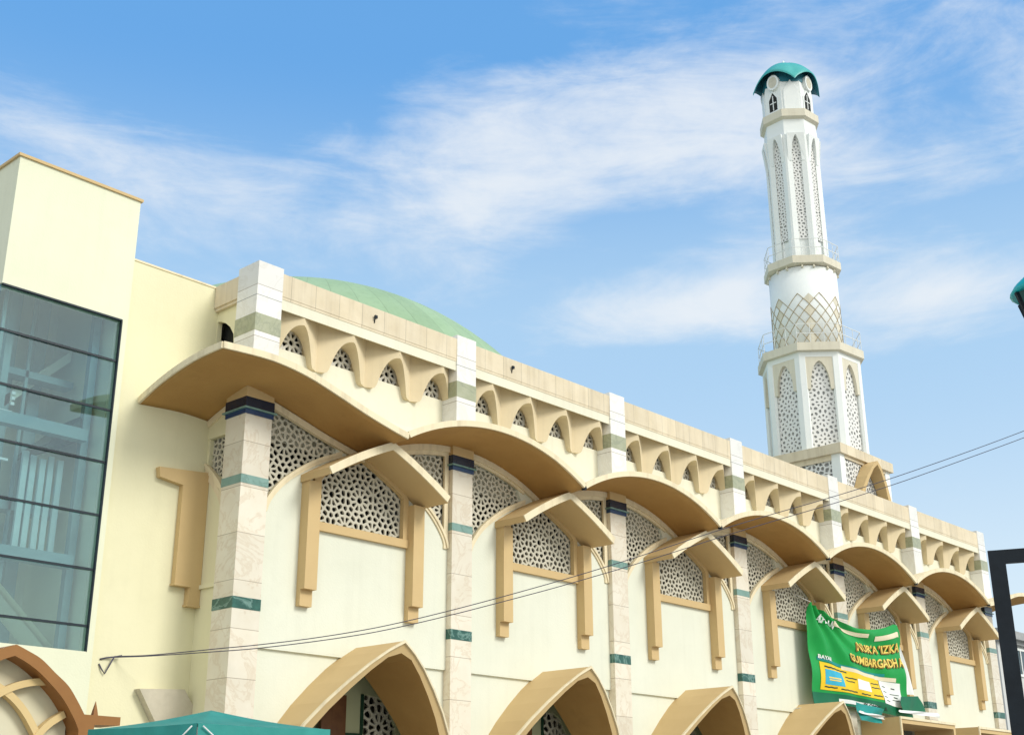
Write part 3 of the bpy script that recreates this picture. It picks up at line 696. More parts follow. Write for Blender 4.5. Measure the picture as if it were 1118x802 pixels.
# ------------------------------------------------------------------ minaret
ax, ay = 36.35, 19.9
mi = thing('minaret', (ax, ay, -H), 'white octagonal minaret with two balconies and a scalloped teal cap', 'minaret')
K = .985
def z_(z): return z*K
A0 = math.radians(17)                                                     # octagon corners on the axes
def octa(r, n=8, a0=A0): return [(ax+r*math.cos(a0+2*math.pi*k/n), ay+r*math.sin(a0+2*math.pi*k/n)) for k in range(n)]
def prism(name, prof, m, n=8, a0=A0, sm=False, parent=mi):
    b = MB(); b.lathe(prof, ax, ay, n, a0, sm); return b.build(name, m, parent)
# square base: body, corner piers, cornice, lattice
b = MB(); b.box(ax-1.5, ax+1.5, ay-1.5, ay+1.5, -H, 11.0); b.build('base', M['white'], mi)
b = MB(); b.box(ax-1.72, ax+1.72, ay-1.72, ay+1.72, 10.98, 11.29); b.build('base_cornice', M['coping'], mi)
for sx in (-1, 1):
    for sy in (-1, 1):
        b = MB(); b.box(ax+sx*1.62-(.3 if sx > 0 else 0), ax+sx*1.62+(.3 if sx < 0 else 0), ay+sy*1.62-(.3 if sy > 0 else 0), ay+sy*1.62+(.3 if sy < 0 else 0), 9.3, 10.98)
        b.build('corner_pier', M['white'], mi)
P = rosette_points(-1.34, 1.34, 9.3, 10.95, [(-.6, 10.4), (.6, 10.4), (0, 9.8)], [(.16, 10, 0), (.32, 12, .5)], .12, 2)
k = MB(); lattice(k, P, -1.34, 1.34, 9.3, 10.95, .022, lambda a, c, d: (ax+a, ay-1.58+d, c), 0, .06, None, .5); k.build('base_lattice', M['lattice_grey'], mi)
k = MB(); lattice(k, P, -1.34, 1.34, 9.3, 10.95, .022, lambda a, c, d: (ax-1.58+d, ay+a, c), 0, .06, None, .5); k.build('base_lattice', M['lattice_grey'], mi)
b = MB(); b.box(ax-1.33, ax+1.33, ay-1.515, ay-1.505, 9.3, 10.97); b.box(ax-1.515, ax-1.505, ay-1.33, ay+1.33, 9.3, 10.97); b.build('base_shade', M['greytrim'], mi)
b = MB(); b.box(ax-1.63, ax-1.60, ay-1.33, ay+1.33, 10.80, 10.98); b.box(ax-1.33, ax+1.33, ay-1.63, ay-1.60, 10.88, 10.98); b.build('base_frieze', M['coping'], mi)
# pointed hood on the front face of the base
hp = [(0, 10.98), (.28, 10.80), (.62, 10.40), (.92, 9.92), (1.12, 9.45)]
k = MB(); op = [(ax-a, c) for a, c in hp[::-1]]+[(ax+a, c) for a, c in hp[1:]]; ip = [(ax-a*.86, c-.12) for a, c in hp[::-1]]+[(ax+a*.86, c-.12) for a, c in hp[1:]]
yh = lambda c: ay-2.05+(11-c)*.12
k.loft([[(a, yh(c), c) for a, c in op], [(a, ay-1.60, c) for a, c in op]]); k.loft([[(a, yh(c), c) for a, c in ip], [(a, ay-1.60, c) for a, c in ip]]); k.loft([[(a, yh(c), c) for a, c in op], [(a, yh(c), c) for a, c in ip]])
k.build('base_hood', M['tan'], mi)
# lower octagon
r1 = 1.62
zl0, zl1 = 11.27, z_(14.66)
prism('lower_shaft', [(r1-.16, zl0), (r1-.16, zl1)], M['white'])
apo = math.cos(math.pi/8)
def face_frame(kf, r):                                       # local frame of octagon face kf: centre, tangent, outward normal
    a = A0+math.pi/8+kf*math.pi/4; n = Vector((math.cos(a), math.sin(a), 0)); t = Vector((-math.sin(a), math.cos(a), 0))
    return Vector((ax, ay, 0))+n*r*apo, t, n
def on_face(kf, r):
    c, t, n = face_frame(kf, r); return lambda a, b2, d: tuple(c+t*a-n*d+Vector((0, 0, b2)))
P = rosette_points(-.5, .5, 11.3, 14.4, [(0, 11.7+.62*j) for j in range(5)], [(.15, 8, 0), (.30, 12, .5)], .115, 6)
for kf in range(8):
    m1 = on_face(kf, r1)
    k = MB(); lattice(k, P, -.5, .5, 11.3, 14.4, .036, m1, .10, .13, None, .45); k.build('shaft_lattice', M['lattice_grey'], mi)
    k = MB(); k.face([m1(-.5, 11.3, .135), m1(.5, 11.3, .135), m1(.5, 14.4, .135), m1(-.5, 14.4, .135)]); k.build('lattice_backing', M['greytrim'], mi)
    # arch screen at the head of the panel
    hw = .44; z0, z1 = z_(13.55), z_(14.52)
    arch = [(-hw*.72, z0), ]+[(-hw*.72*(1-(t)**1.9), z0+(z1-z0)*(1-(1-t)**1.55)) for t in (.25, .45, .62, .77, .89, .96)]+[(0, z1)]
    arch = arch+[(-a, c) for a, c in arch[-2::-1]]
    out = [(-hw, zl1), (-hw, z0)]+arch+[(hw, z0), (hw, zl1)]
    k = MB(); k.plate(out, [], m1, -.012, .10); k.build('arch_screen', M['mtrim'], mi)
for (px, py) in octa(r1):
    k = MB(); dx, dy = px-ax, py-ay; a = math.atan2(dy, dx); n = Vector((math.cos(a), math.sin(a), 0)); t = Vector((-n.y, n.x, 0)); w = .19
    c = Vector((ax, ay, 0))+n*(r1-.035)
    base = [c+t*w-n*.08, c+t*w*.9+n*.0, c+n*.055, c-t*w*.9+n*.0, c-t*w-n*.08, c-n*.3]
    k.loft([[(p.x, p.y, zl0) for p in base], [(p.x, p.y, zl1) for p in base]], closed=True); k.build('shaft_pier', M['white'], mi)
prism('lower_frieze', [(r1+.02, zl1), (r1+.02, z_(14.84))], M['white'])
prism('lower_balcony', [(r1+.02, z_(14.83)), (r1+.16, z_(14.85)), (r1+.16, z_(15.13)), (r1-.1, z_(15.13))], M['mtrim'])
def railing(name, r, z0, z1):
    pts = octa(r); k = MB()
    for j in range(8):
        a = Vector((*pts[j], 0)); b2 = Vector((*pts[(j+1) % 8], 0))
        for z in (z1, z0+(z1-z0)*.5): k.bar((a.x, a.y, z), (b2.x, b2.y, z), .018)
        for t in (0, .33, .67):
            p = a.lerp(b2, t); k.bar((p.x, p.y, z0), (p.x, p.y, z1), .014)
    k.build(name, M['rod'], mi)
railing('railing', r1+.10, z_(15.13), z_(15.80))
# round drum with raised strap-work
rd = 1.145
prism('drum', [(rd, z_(15.1)), (rd, z_(18.1))], M['white'], 48, 0, True)
k = MB()
def cyl(a, z, d=0): return (ax+(rd+d)*math.cos(a), ay+(rd+d)*math.sin(a), z)
NS = 20; da = 2*math.pi/NS; dz = .235; zb = z_(15.2)
def zz(t): return zb+dz*t*(1.18-.022*t)
for j in range(NS):
    for sgn in (-1, 1):
        n = (7, 8, 6, 8)[j % 4]
        pts = [(j*da+sgn*da/2*t, zz(t)) for t in lin(0, n, n*4)]
        for (p, zp), (q, zq) in zip(pts, pts[1:]): k.bar(cyl(p, zp, .006), cyl(q, zq, .006), .017, .017)
k.build('strapwork', M['strap'], mi)
for j in range(0, NS, 3):
    for row in range(0, 7, 2):
        c = j*da
        k2 = MB(); k2.face([cyl(c, zz(row)+.02, .005), cyl(c+da*.46, zz(row+1), .005), cyl(c, zz(row+2)-.02, .005), cyl(c-da*.46, zz(row+1), .005)]); k2.build('strapwork_inlay', M['mtrim'], mi)
# upper balcony
prism('upper_balcony', [(rd, z_(18.13)), (1.33, z_(18.19)), (1.33, z_(18.46)), (.9, z_(18.46))], M['mtrim'])
for j in range(8):
    for t in (.3, .7):
        pts = octa(1.27); a = Vector((*pts[j], 0)).lerp(Vector((*pts[(j+1) % 8], 0)), t); d = (Vector((ax, ay, 0))-a).normalized()
        q = a+d*.2
        k = MB(); k.bar((a.x, a.y, z_(18.11)), (q.x, q.y, z_(18.02)), .055, .13); k.build('balcony_bracket', M['mtrim'], mi)
railing('railing', 1.28, z_(18.46), z_(19.10))
# upper octagon
r2 = .955; zu0, zu1 = z_(18.46), z_(23.35)
prism('upper_shaft', [(r2-.12, zu0), (r2-.12, zu1)], M['white'])
P = rosette_points(-.2, .2, 19.0, 22.9, [(0, 19.3+.5*j) for j in range(8)], [(.13, 8, 0)], .095, 8)
for kf in range(8):
    m1 = on_face(kf, r2)
    k = MB(); lattice(k, P, -.2, .2, 19.0, 22.9, .028, m1, .06, .08, None, .4); k.build('shaft_lattice', M['lattice_grey'], mi)
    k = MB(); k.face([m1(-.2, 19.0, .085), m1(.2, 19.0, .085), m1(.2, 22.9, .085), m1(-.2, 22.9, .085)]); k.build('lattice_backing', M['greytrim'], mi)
    z0, z1, hw = z_(22.3), z_(23.28), .30
    arch = [(-.17*(1-t**1.9), z0+(z1-z0)*(1-(1-t)**1.5)) for t in (0, .25, .45, .62, .77, .89, .96)]+[(0, z1)]
    arch = arch+[(-a, c) for a, c in arch[-2::-1]]
    bow = lambda a, c, d: m1(a, c, d-(.10*max(0, (c-z0)/(z1-z0))**1.5 if d < .03 else 0))
    k = MB(); k.plate([(-hw, zu1), (-hw, z0)]+arch+[(hw, z0), (hw, zu1)], [], bow, -.005, .08); k.build('arch_screen', M['white'], mi)
for (px, py) in octa(r2):
    a = math.atan2(py-ay, px-ax); n = Vector((math.cos(a), math.sin(a), 0)); t = Vector((-n.y, n.x, 0)); c = Vector((ax, ay, 0))+n*(r2-.03); w = .185
    base = [c+t*w-n*.075, c+n*.03+t*.04, c+n*.03-t*.04, c-t*w-n*.075, c-n*.25]
    k = MB(); k.loft([[(p.x, p.y, zu0) for p in base], [(p.x, p.y, zu1) for p in base]], closed=True); k.build('shaft_pier', M['white'], mi)
prism('upper_frieze', [(r2+.01, zu1), (r2-.03, z_(24.0))], M['white'])
prism('upper_cornice', [(r2-.02, z_(23.98)), (1.06, z_(24.05)), (1.06, z_(24.34)), (.8, z_(24.36))], M['mtrim'])
# lantern
prism('lantern', [(.90, z_(24.33)), (.90, z_(25.25)), (.86, z_(25.6))], M['white'])
for kf in range(8):
    m1 = on_face(kf, .90)
    if kf % 2 == 0 or True:
        k = MB()
        if kf % 2 == 1:
            k.plate([(-.19, z_(24.45)), (.19, z_(24.45)), (.19, z_(24.95)), (0, z_(25.25)), (-.19, z_(24.95))], [], m1, -.012, .02); w = k.build('lantern_window', M['dark'], mi)
            f = MB(); f.plate([(-.235, z_(24.40)), (.235, z_(24.40)), (.235, z_(24.98)), (0, z_(25.34)), (-.235, z_(24.98))], [[(-.175, z_(24.47)), (.175, z_(24.47)), (.175, z_(24.95)), (0, z_(25.24)), (-.175, z_(24.95))]], m1, -.03, .01)
            f.bar(m1(0, z_(24.5), -.02), m1(0, z_(25.1), -.02), .03); f.bar(m1(-.13, z_(24.8), -.02), m1(.13, z_(24.8), -.02), .03)
            f.build('window_frame', M['white'], w)
        else:
            k.plate([(-.26, z_(24.42)), (.26, z_(24.42)), (.26, z_(25.2)), (0, z_(25.62)), (-.26, z_(25.2))], [], m1, -.03, .02); k.build('lantern_panel', M['white'], mi)
# scalloped cap, corners drooping at the four diagonals
k = MB(); nt_, nr = 64, 14; rows_o = []; rows_i = []
ztop = z_(26.72)
def cap(th, rho, t):
    u = ((th-math.pi/4) % (math.pi/2))/(math.pi/2); s = math.sin(math.pi*u)
    R = 1.22-.13*s**.8; ze = z_(25.50)+.50*s**.75
    zz = ze+(ztop-ze)*(1-rho**2.3)
    return (ax+(R*rho-t*.04)*math.cos(th), ay+(R*rho-t*.04)*math.sin(th), zz-t)
for i in range(nr+1):
    rho = max(.004, i/nr)
    rows_o.append([cap(2*math.pi*j/nt_, rho, 0) for j in range(nt_)]); rows_i.append([cap(2*math.pi*j/nt_, rho, .06) for j in range(nt_)])
k.cur = 0; k.loft(rows_o, True, True); k.cur = 1; k.loft(rows_i, True, True); k.cur = 0; k.loft([rows_o[-1], rows_i[-1]], False, True)
k.build('cap', [M['teal'], M['tealin']], mi)
for j in range(4):                                           # roundels under the scallops
    a = j*math.pi/2; n = Vector((math.cos(a), math.sin(a), 0)); t = Vector((-n.y, n.x, 0)); c = Vector((ax, ay, z_(25.60)))+n*.88
    k = MB(); ring = [(c+t*.235*math.cos(2*math.pi*q/24)+Vector((0, 0, .30*math.sin(2*math.pi*q/24)))) for q in range(24)]
    k.loft([[tuple(p+n*.05) for p in ring], [tuple(p-n*.1) for p in ring]], closed=True); k.face([tuple(p+n*.05) for p in ring]); ro = k.build('roundel', M['white'], mi)
    k = MB(); rg = [c+(p-c)*.72+n*.055 for p in ring]; k.face([tuple(p) for p in rg]); k.build('roundel_screen', M['lattice'], ro)
prism('lantern_drum', [(.86, z_(25.58)), (.8, z_(26.0))], M['tealin'], 24)
k = MB(); k.lathe([(.13, ztop-.02), (.12, ztop+.06), (.04, ztop+.1), (.04, ztop+.2), (.012, ztop+.26)], ax, ay, 12); k.build('finial', M['white'], mi)

# ------------------------------------------------------------------ brown arched portal, lower left
po = thing('arched_portal', (7.9, 16.2, -H), 'brown framed pointed arch portal with interlaced tan ribs, lower left corner', 'portal')
pc = 7.93
out = [(0, 2.309), (.18, 2.24), (.37, 2.155), (.58, 2.0), (.785, 1.85), (.93, 1.68), (1.06, 1.50)]
inn = [(0, 2.165), (.16, 2.10), (.34, 2.0), (.52, 1.865), (.70, 1.71), (.83, 1.56), (.95, 1.39)]
out = [p[:2] for p in spline([(a, c, 0) for a, c in out], 5)]; inn = [p[:2] for p in spline([(a, c, 0) for a, c in inn], 5)]
k = MB()
for s in (-1, 1):
    o2 = [(pc+s*a, c) for a, c in out]; i2 = [(pc+s*a, c) for a, c in inn]
    poly = o2+[(pc+s*1.60, 1.495), (pc+s*1.60, 1.385), (pc+s*1.22, 1.375), (pc+s*1.22, -H), (pc+s*1.06, -H), (pc+s*1.0, 1.3)]+i2[::-1]
    k.plate(poly, [], XZ(16.0), 0, .5)
k.build('frame', M['brown'], po)
def arcp(cx, cz, r, a0, a1, n=14): return [(cx+r*math.cos(math.radians(a0+(a1-a0)*t/n)), cz+r*math.sin(math.radians(a0+(a1-a0)*t/n))) for t in range(n+1)]
for s in (-1, 1):
    for pts in (spline([(.64, 1.90, 0), (.38, 1.875, 0), (.10, 1.79, 0), (-.18, 1.62, 0), (-.42, 1.36, 0), (-.62, 1.0, 0), (-.72, .4, 0), (-.74, -H, 0)], 4), spline([(.86, 1.50, 0), (.62, 1.33, 0), (.40, 1.02, 0), (.3, .6, 0), (.26, -H, 0)], 4)):
        k = MB(); k.ribbon([(pc+s*p[0], p[1]) for p in pts], .045, .045, XZ(16.14 if s > 0 else 16.155), 0, .12); k.build('rib', M['rib'], po)
k = MB(); pl = [(pc-1.1, -H)]+[(pc-a-.02, c+.02) for a, c in inn[::-1]]+[(pc+a+.02, c+.02) for a, c in inn[1:]]+[(pc+1.1, -H)]
k.plate(pl, [], XZ(16.30), 0, .1); k.build('panel', M['panel'], po)
k = MB(); k.lathe([(.055, 1.49), (.035, 1.58), (.002, 1.70)], 9.25, 16.2, 4, math.pi/4, False); k.build('finial', M['brown'], po)

# ------------------------------------------------------------------ teal market tent
n_, l_, r_ = Vector((8.976, 13.345, 1.2375)), Vector((8.583, 15.127, 1.2375)), Vector((10.717, 13.022, 1.2375)); f_ = l_+r_-n_
c_ = (l_+r_)/2; tent = thing('canopy_tent', (c_.x, c_.y, -H), 'teal cloth canopy tent in front of the marble corner column', 'tent')
k = MB(); cs = [n_, r_, f_, l_]; up = Vector((0, 0, 1))
apex = c_+up*.235
for a, b2 in zip(cs, cs[1:]+cs[:1]):
    rows = []
    for i in range(9):
        t = i/8; e = [a.lerp(b2, q/10) for q in range(11)]
        rows.append([tuple(p.lerp(apex, t)+up*(-.035*math.sin(math.pi*t)*(1-.3*abs(q-5)/5)-.012*math.sin(math.pi*q/10)*(1-t))) for q, p in enumerate(e)])
    k.loft(rows, True)
k.build('cloth', M['tent'], tent)
k = MB()
for a, b2 in zip(cs, cs[1:]+cs[:1]):
    e = [a.lerp(b2, q/24) for q in range(25)]; nn = (b2-a).cross(up).normalized()
    k.loft([[tuple(p+up*(-.012*math.sin(math.pi*q/24)+.003)+nn*.012) for q, p in enumerate(e)], [tuple(p-up*(.26+.015*math.sin(q*math.pi/2))+nn*(.02+.012*math.sin(q*1.3))) for q, p in enumerate(e)]], True)
k.build('valance', M['tent'], tent, weld=False)
for p in cs:
    k = MB(); q = p.lerp(c_, .03); k.bar((q.x, q.y, -H), (q.x, q.y, 1.2), .045); k.build('leg', M['rod'], tent)
for o in (r_, l_):
    d = (o-n_).normalized(); nn = d.cross(up) if o is r_ else up.cross(d); nn = -nn if nn.dot(n_-c_) < 0 else nn
    k = MB(); k.tube([tuple(n_+d*.05-up*.03+nn*.045), tuple(n_+d*.22-up*.16+nn*.045), tuple(n_+d*.5-up*.36+nn*.04)], .009, 6); k.build('strut', M['rod'], tent)

# ------------------------------------------------------------------ overhead cables
CA = Vector((10.952, 18.75, 2.666)); CB = Vector((21.329, 6.3, 6.703))
CU = [(0, 2.68), (0.032, 2.69), (0.0683, 2.735), (0.1046, 2.787), (0.1409, 2.835), (0.1951, 2.93), (0.2492, 3.06), (0.2942, 3.205), (0.3393, 3.375), (0.3845, 3.56), (0.4298, 3.755), (0.4662, 3.92), (0.5028, 4.095), (0.5486, 4.325), (0.5947, 4.56), (0.6501, 4.82), (0.713, 5.1), (0.7616, 5.335), (0.7991, 5.53), (0.8559, 5.84), (0.9112, 6.16), (0.9903, 6.64), (1.25, 8.4)]
CL = [(0, 2.666), (0.032, 2.678), (0.0684, 2.708), (0.1048, 2.742), (0.1411, 2.782), (0.1952, 2.875), (0.2493, 2.995), (0.2943, 3.135), (0.3393, 3.3), (0.3845, 3.48), (0.4298, 3.665), (0.4661, 3.825), (0.5026, 3.99), (0.5483, 4.21), (0.5943, 4.44), (0.6495, 4.7), (0.7123, 4.985), (0.7609, 5.22), (0.7984, 5.415), (0.855, 5.73), (0.9102, 6.045), (0.9891, 6.52), (1.25, 8.25)]
for pts, lab in ((CU, 'upper of two dark overhead cables strung past the mosque facade'), (CL, 'lower of two dark overhead cables, tied to a hook on the yellow wall')):
    k = MB(); L3 = [tuple(CA.lerp(CB, s))[:2]+(z,) for s, z in pts]
    L3 = spline(L3, 10); rad = [.0085*(1-.35*min(1, i/len(L3))) for i in range(len(L3))]
    k.tube(L3, rad, 6); o = k.build('overhead_cable', M['cable'], None, tuple(CA)); tag(o, lab, 'cable', 'cables strung across the facade')
    if pts is CL:
        h = MB(); h.tube([tuple(CA+Vector(v)) for v in ((.10, -.05, .03), (-.02, -.03, .0), (-.14, 0, -.02), (-.24, .02, -.05))], .014, 6)
        h.tube([tuple(CA+Vector(v)) for v in ((-.02, -.03, .0), (-.10, -.02, -.16), (-.15, -.01, -.27), (-.21, .0, -.2), (-.25, .02, -.12))], .012, 6)
        h.build('hook', M['cable'], o, tuple(CA))

# ------------------------------------------------------------------ green banner
bn = thing('banner', (32, 16.9, 3.0), 'wrinkled green printed banner with gold lettering hung on the mosque wall', 'banner')
def cloth(u, v):
    """u: 0 left..1 right, v: 0 bottom..1 top"""
    xl_, xr = 29.60-.02*(1-v), 34.42+.42*(1-v)**1.2
    x = xl_+(xr-xl_)*u
    ztop_ = 5.60-.42*math.sin(math.pi*min(1, u*1.05))**.9*(.75+.25*u)+.03*u-.10*u; zbot = 3.04+.02*u+.05*math.sin(u*5)
    z = zbot+(ztop_-zbot)*v
    fan = math.sin(17*math.atan2(u+.02, 1.10-v)+.6)*.075*math.exp(-1.3*u)*(0.35+.8*v)
    w = .03*math.sin(9*u+3*v+.4)+.018*math.sin(17*u-6*v)+.012*math.sin(31*u+11*v)+.022*math.sin(5*v*3+4*u)+fan
    kk = 1.0178; return (x*kk, (16.86+.03*(1-v)+w)*kk, z*kk)
def off(u, v, d):
    e = .004; p = Vector(cloth(u, v)); a = Vector(cloth(u+e, v))-p; b2 = Vector(cloth(u, v+e))-p; n = a.cross(b2).normalized()
    if n.y > 0: n = -n
    return tuple(p+n*d)
k = MB(); k.loft([[cloth(i/150, j/96) for i in range(151)] for j in range(97)], True); bc = k.build('cloth', M['green'], bn, (32, 16.9, 3.0))
def patch(name, u0, u1, v0, v1, m, d=.006, skew=0, parent=None, wob=0):
    k = MB(); nu = max(3, int((u1-u0)*150)); nv = max(2, int((v1-v0)*96)); d += .006
    k.loft([[off(u0+(u1-u0)*i/nu, v0+(v1-v0)*j/nv+skew*(i/nu)+wob*math.sin(i*.9), d) for i in range(nu+1)] for j in range(nv+1)], True)
    return k.build(name, m, parent or bn, (32, 16.9, 3.0))
patch('dark_strip', .0, 1, .0, .125, M['dkgreen'], .005)
patch('white_strip', .235, .62, .03, .075, M['wprint'], .010)
patch('teal_strip', .06, .76, .455, .49, M['bteal'], .005, -.02)
patch('cream_strip', .30, .66, .425, .468, M['cprint'], .010, -.02)
patch('cream_strip', .66, .88, .395, .44, M['cprint'], .012, -.02)
patch('cream_strip', .22, .62, .90, .945, M['cprint'], .010)
patch('cream_strip', .70, .97, .86, .915, M['cprint'], .010)
yp = patch('yellow_panel', .075, .70, .155, .44, M['yellow'], .008)
patch('blue_picture', .115, .29, .215, .375, M['bluep'], .014, parent=yp)
for a in ((.145, .26, .285, .30), (.15, .255, .262, .275)): patch('caption', *a, M['gold'], .018, parent=yp)
patch('white_oval', .43, .585, .225, .35, M['wprint'], .014, parent=yp)
for a in ((.11, .34, .392, .408), (.32, .42, .33, .345), (.32, .40, .29, .302), (.60, .69, .33, .343), (.60, .69, .28, .293), (.11, .22, .182, .196), (.25, .42, .176, .19), (.46, .56, .172, .186), (.60, .69, .185, .2)):
    patch('text_line', *a, M['ink'], .013, parent=yp, wob=.002)
wp = patch('white_panel', .705, .93, .12, .39, M['wprint'], .011, -.03)
for a in ((.73, .76, .32, .33), (.73, .765, .26, .27), (.72, .76, .2, .21), (.735, .78, .155, .165), (.82, .86, .30, .312), (.80, .9, .235, .243), (.84, .88, .2, .212), (.82, .9, .17, .178)):
    patch('text_line', *a, M['ink'], .016, -.01, parent=wp)
def word(text, u0, v0, hgt, wid, m, d, parent=bn, slope=0, name='lettering', bold=.0):
    cu = bpy.data.curves.new('t', 'FONT'); cu.body = text; cu.resolution_u = 2; cu.offset = bold
    ob = bpy.data.objects.new('t', cu); COL.objects.link(ob); bpy.context.view_layer.update()
    me = bpy.data.meshes.new_from_object(ob.evaluated_get(bpy.context.evaluated_depsgraph_get()))
    xs = [v.co.x for v in me.vertices]; w = max(xs); hh = max(v.co.y for v in me.vertices)
    k = MB(); k.v = [off(u0+wid*v.co.x/w, v0+hgt*v.co.y/hh+slope*v.co.x/w, d+.016) for v in me.vertices]
    for p in me.polygons: k.iface(list(p.vertices))
    bpy.data.objects.remove(ob); bpy.data.curves.remove(cu); bpy.data.meshes.remove(me)
    return k.build(name, m, parent, (32, 16.9, 3.0))
for t, u, v, h, w, sl in (("NUR'A 'IZKA", .47, .715, .10, .50, -.01), ('GUMBARGADH A', .37, .555, .095, .62, -.015)):
    a = word(t, u-.006, v-.008, h, w, M['orange'], .012, slope=sl, name='letter_shadow', bold=.05); word(t, u, v, h, w, M['gold'], .019, slope=sl, bold=.02)
word('AHLAN', .075, .87, .07, .16, M['wprint'], .022, bold=.03); word('BAYAR', .065, .475, .04, .12, M['wprint'], .012, bold=.03)
word('PLOMBE   A', .48, .03, .045, .24, M['ink'], .016, bold=.02)
for a, e in ((cloth(0, 1), (30.02, 17.60, 6.02)), (cloth(1, 1), (35.4, 17.60, 6.1)), (cloth(0, 0), (29.75, 17.6, 2.98))):
    k = MB(); k.tube([a, tuple(Vector(a).lerp(Vector(e), .5)-Vector((0, 0, .02))), e], .009, 6); k.build('rope', M['rod'], bn, (32, 16.9, 3.0))
# loose tails of the banner: dark flap, teal fold, pale reverse
def sheet(name, rows, m):
    k = MB(); k.loft(rows, True); return k.build(name, m, bn, (32, 16.9, 3.0))
def quad(tl, tr, bl, br, n=14, amp=.03, f=9, sc=1.0178):
    rows = []
    for j in range(n+1):
        r = []
        for i in range(n+1):
            p = Vector(tl).lerp(Vector(tr), i/n).lerp(Vector(bl).lerp(Vector(br), i/n), j/n)*sc; p.y += amp*math.sin(f*i/n+4*j/n); r.append(tuple(p))
        rows.append(r)
    return rows
sheet('dark_flap', quad((34.0, 16.74, 3.52), (35.20, 16.80, 3.62), (34.0, 16.72, 3.10), (35.62, 16.80, 3.12)), M['dkgreen'])
sheet('reverse_side', quad((34.45, 16.98, 5.42), (34.50, 16.98, 5.40), (34.65, 16.95, 3.66), (35.30, 16.95, 3.66), amp=.04), M['wprint'])
sheet('teal_fold', quad((30.6, 16.30, 3.12), (32.3, 16.42, 3.05), (30.75, 16.30, 2.68), (32.1, 16.42, 2.68), amp=.04, f=6, sc=1.03), M['bteal'])
sheet('fold_stripe', quad((30.68, 16.26, 2.92), (32.25, 16.38, 2.86), (30.7, 16.26, 2.84), (32.2, 16.38, 2.78), amp=.04, f=6, sc=1.03), M['wprint'])
sheet('white_hem', quad((33.2, 16.43, 3.10), (35.6, 16.46, 3.16), (33.2, 16.43, 3.03), (35.7, 16.46, 3.04), amp=.02, sc=1.0), M['wprint'])

# ------------------------------------------------------------------ black steel frame, right foreground
fr = thing('steel_frame', (4.64, 1.84, -H), 'black painted steel gate frame rising at the right edge of the picture', 'gate frame')
d_ = Vector((.36, -.93, 0)).normalized(); base = Vector((4.645, 1.852, 0)); w_ = .058
k = MB(); q = base+d_*0
def slab(k, p0, p1, z0, z1, t=.022):
    n = Vector((-d_.y, d_.x, 0))*t/2
    P = [p0-n, p1-n, p1+n, p0+n]; k.loft([[(p.x, p.y, z0) for p in P], [(p.x, p.y, z1) for p in P]], closed=True)
    k.face([(p.x, p.y, z0) for p in P]); k.face([(p.x, p.y, z1) for p in P])
slab(k, base-d_*w_/2, base+d_*w_/2, -H, .975); k.build('post', M['black'], fr)
k = MB(); slab(k, base+d_*w_/2, base+d_*1.6, .925, .975); k.build('top_rail', M['black'], fr)
k = MB(); slab(k, base+d_*1.6, base+d_*(1.6+w_), -H, .975); k.build('post', M['black'], fr)
k = MB(); slab(k, base+d_*w_/2, base+d_*1.6, -1.4, -1.34); k.build('bottom_rail', M['black'], fr)

# ------------------------------------------------------------------ lantern at the right edge
lp = Vector((6.617, 2.145, 0))
la = thing('street_lamp', (lp.x, lp.y, -H), 'lamp post lantern with a turquoise cap, cut by the right edge', 'street lamp')
def lath(name, prof, m, n=6, sm=False): 
    k = MB(); k.lathe(prof, lp.x, lp.y, n, .3, sm); return k.build(name, m, la)
lath('cap', [(.2, 2.715), (.215, 2.725), (.19, 2.765), (.12, 2.83), (.03, 2.87), (.02, 2.93)], M['lampcap'], 24, True)
lath('pane', [(.085, 2.36), (.195, 2.715)], M['lampglass'])
k = MB()
for j in range(6):
    a = .3+j*math.pi/3; k.bar((lp.x+.09*math.cos(a), lp.y+.09*math.sin(a), 2.36), (lp.x+.2*math.cos(a), lp.y+.2*math.sin(a), 2.715), .018)
k.build('lantern_frame', M['black'], la)
lath('collar', [(.06, 2.25), (.1, 2.30), (.1, 2.36), (.05, 2.38)], M['black'], 16, True)
lath('pole', [(.09, -H), (.09, -1.2), (.045, -1.1), (.035, 2.27)], M['black'], 16, True)

# ------------------------------------------------------------------ neighbour house far right
nb = thing('neighbour_house', (60, 24, -H), 'grey flat roofed house beyond the black frame at far right', 'house')
b = MB(); b.box(54.0, 66, 22.0, 32, -H, 7.55); b.build('wall', M['greywall'], nb)
b = MB(); b.box(53.6, 66.4, 21.6, 32.4, 7.72, 8.05); b.box(53.8, 66.2, 21.8, 32.2, 7.55, 7.72); b.build('roof', M['greytrim'], nb)
for x, z0, z1 in ((55.35, 6.35, 7.35), (58.3, 6.35, 7.35), (61.3, 6.35, 7.35), (55.0, 2.6, 5.0), (58.3, 2.6, 5.0), (61.3, 2.6, 5.0)):
    b = MB(); b.plate([(x-.1, z0-.1), (x+1.9, z0-.1), (x+1.9, z1+.1), (x-.1, z1+.1)], [[(x, z0), (x+.86, z0), (x+.86, z1), (x, z1)], [(x+.94, z0), (x+1.8, z0), (x+1.8, z1), (x+.94, z1)]], XZ(21.94), 0, .06); w = b.build('window', M['white'], nb)
    b = MB(); b.box(x-.02, x+1.82, 21.97, 21.99, z0-.02, z1+.02); b.build('pane', M['wing_glass_dark'], w)

# ------------------------------------------------------------------ ground
b = MB(); n = 24; g = lin(-1500, 1500, n)
for i in range(n):
    for j in range(n): b.face([(g[i], g[j], -H), (g[i+1], g[j], -H), (g[i+1], g[j+1], -H), (g[i], g[j+1], -H)])
o = b.build('ground', M['paving']); o['kind'] = 'structure'

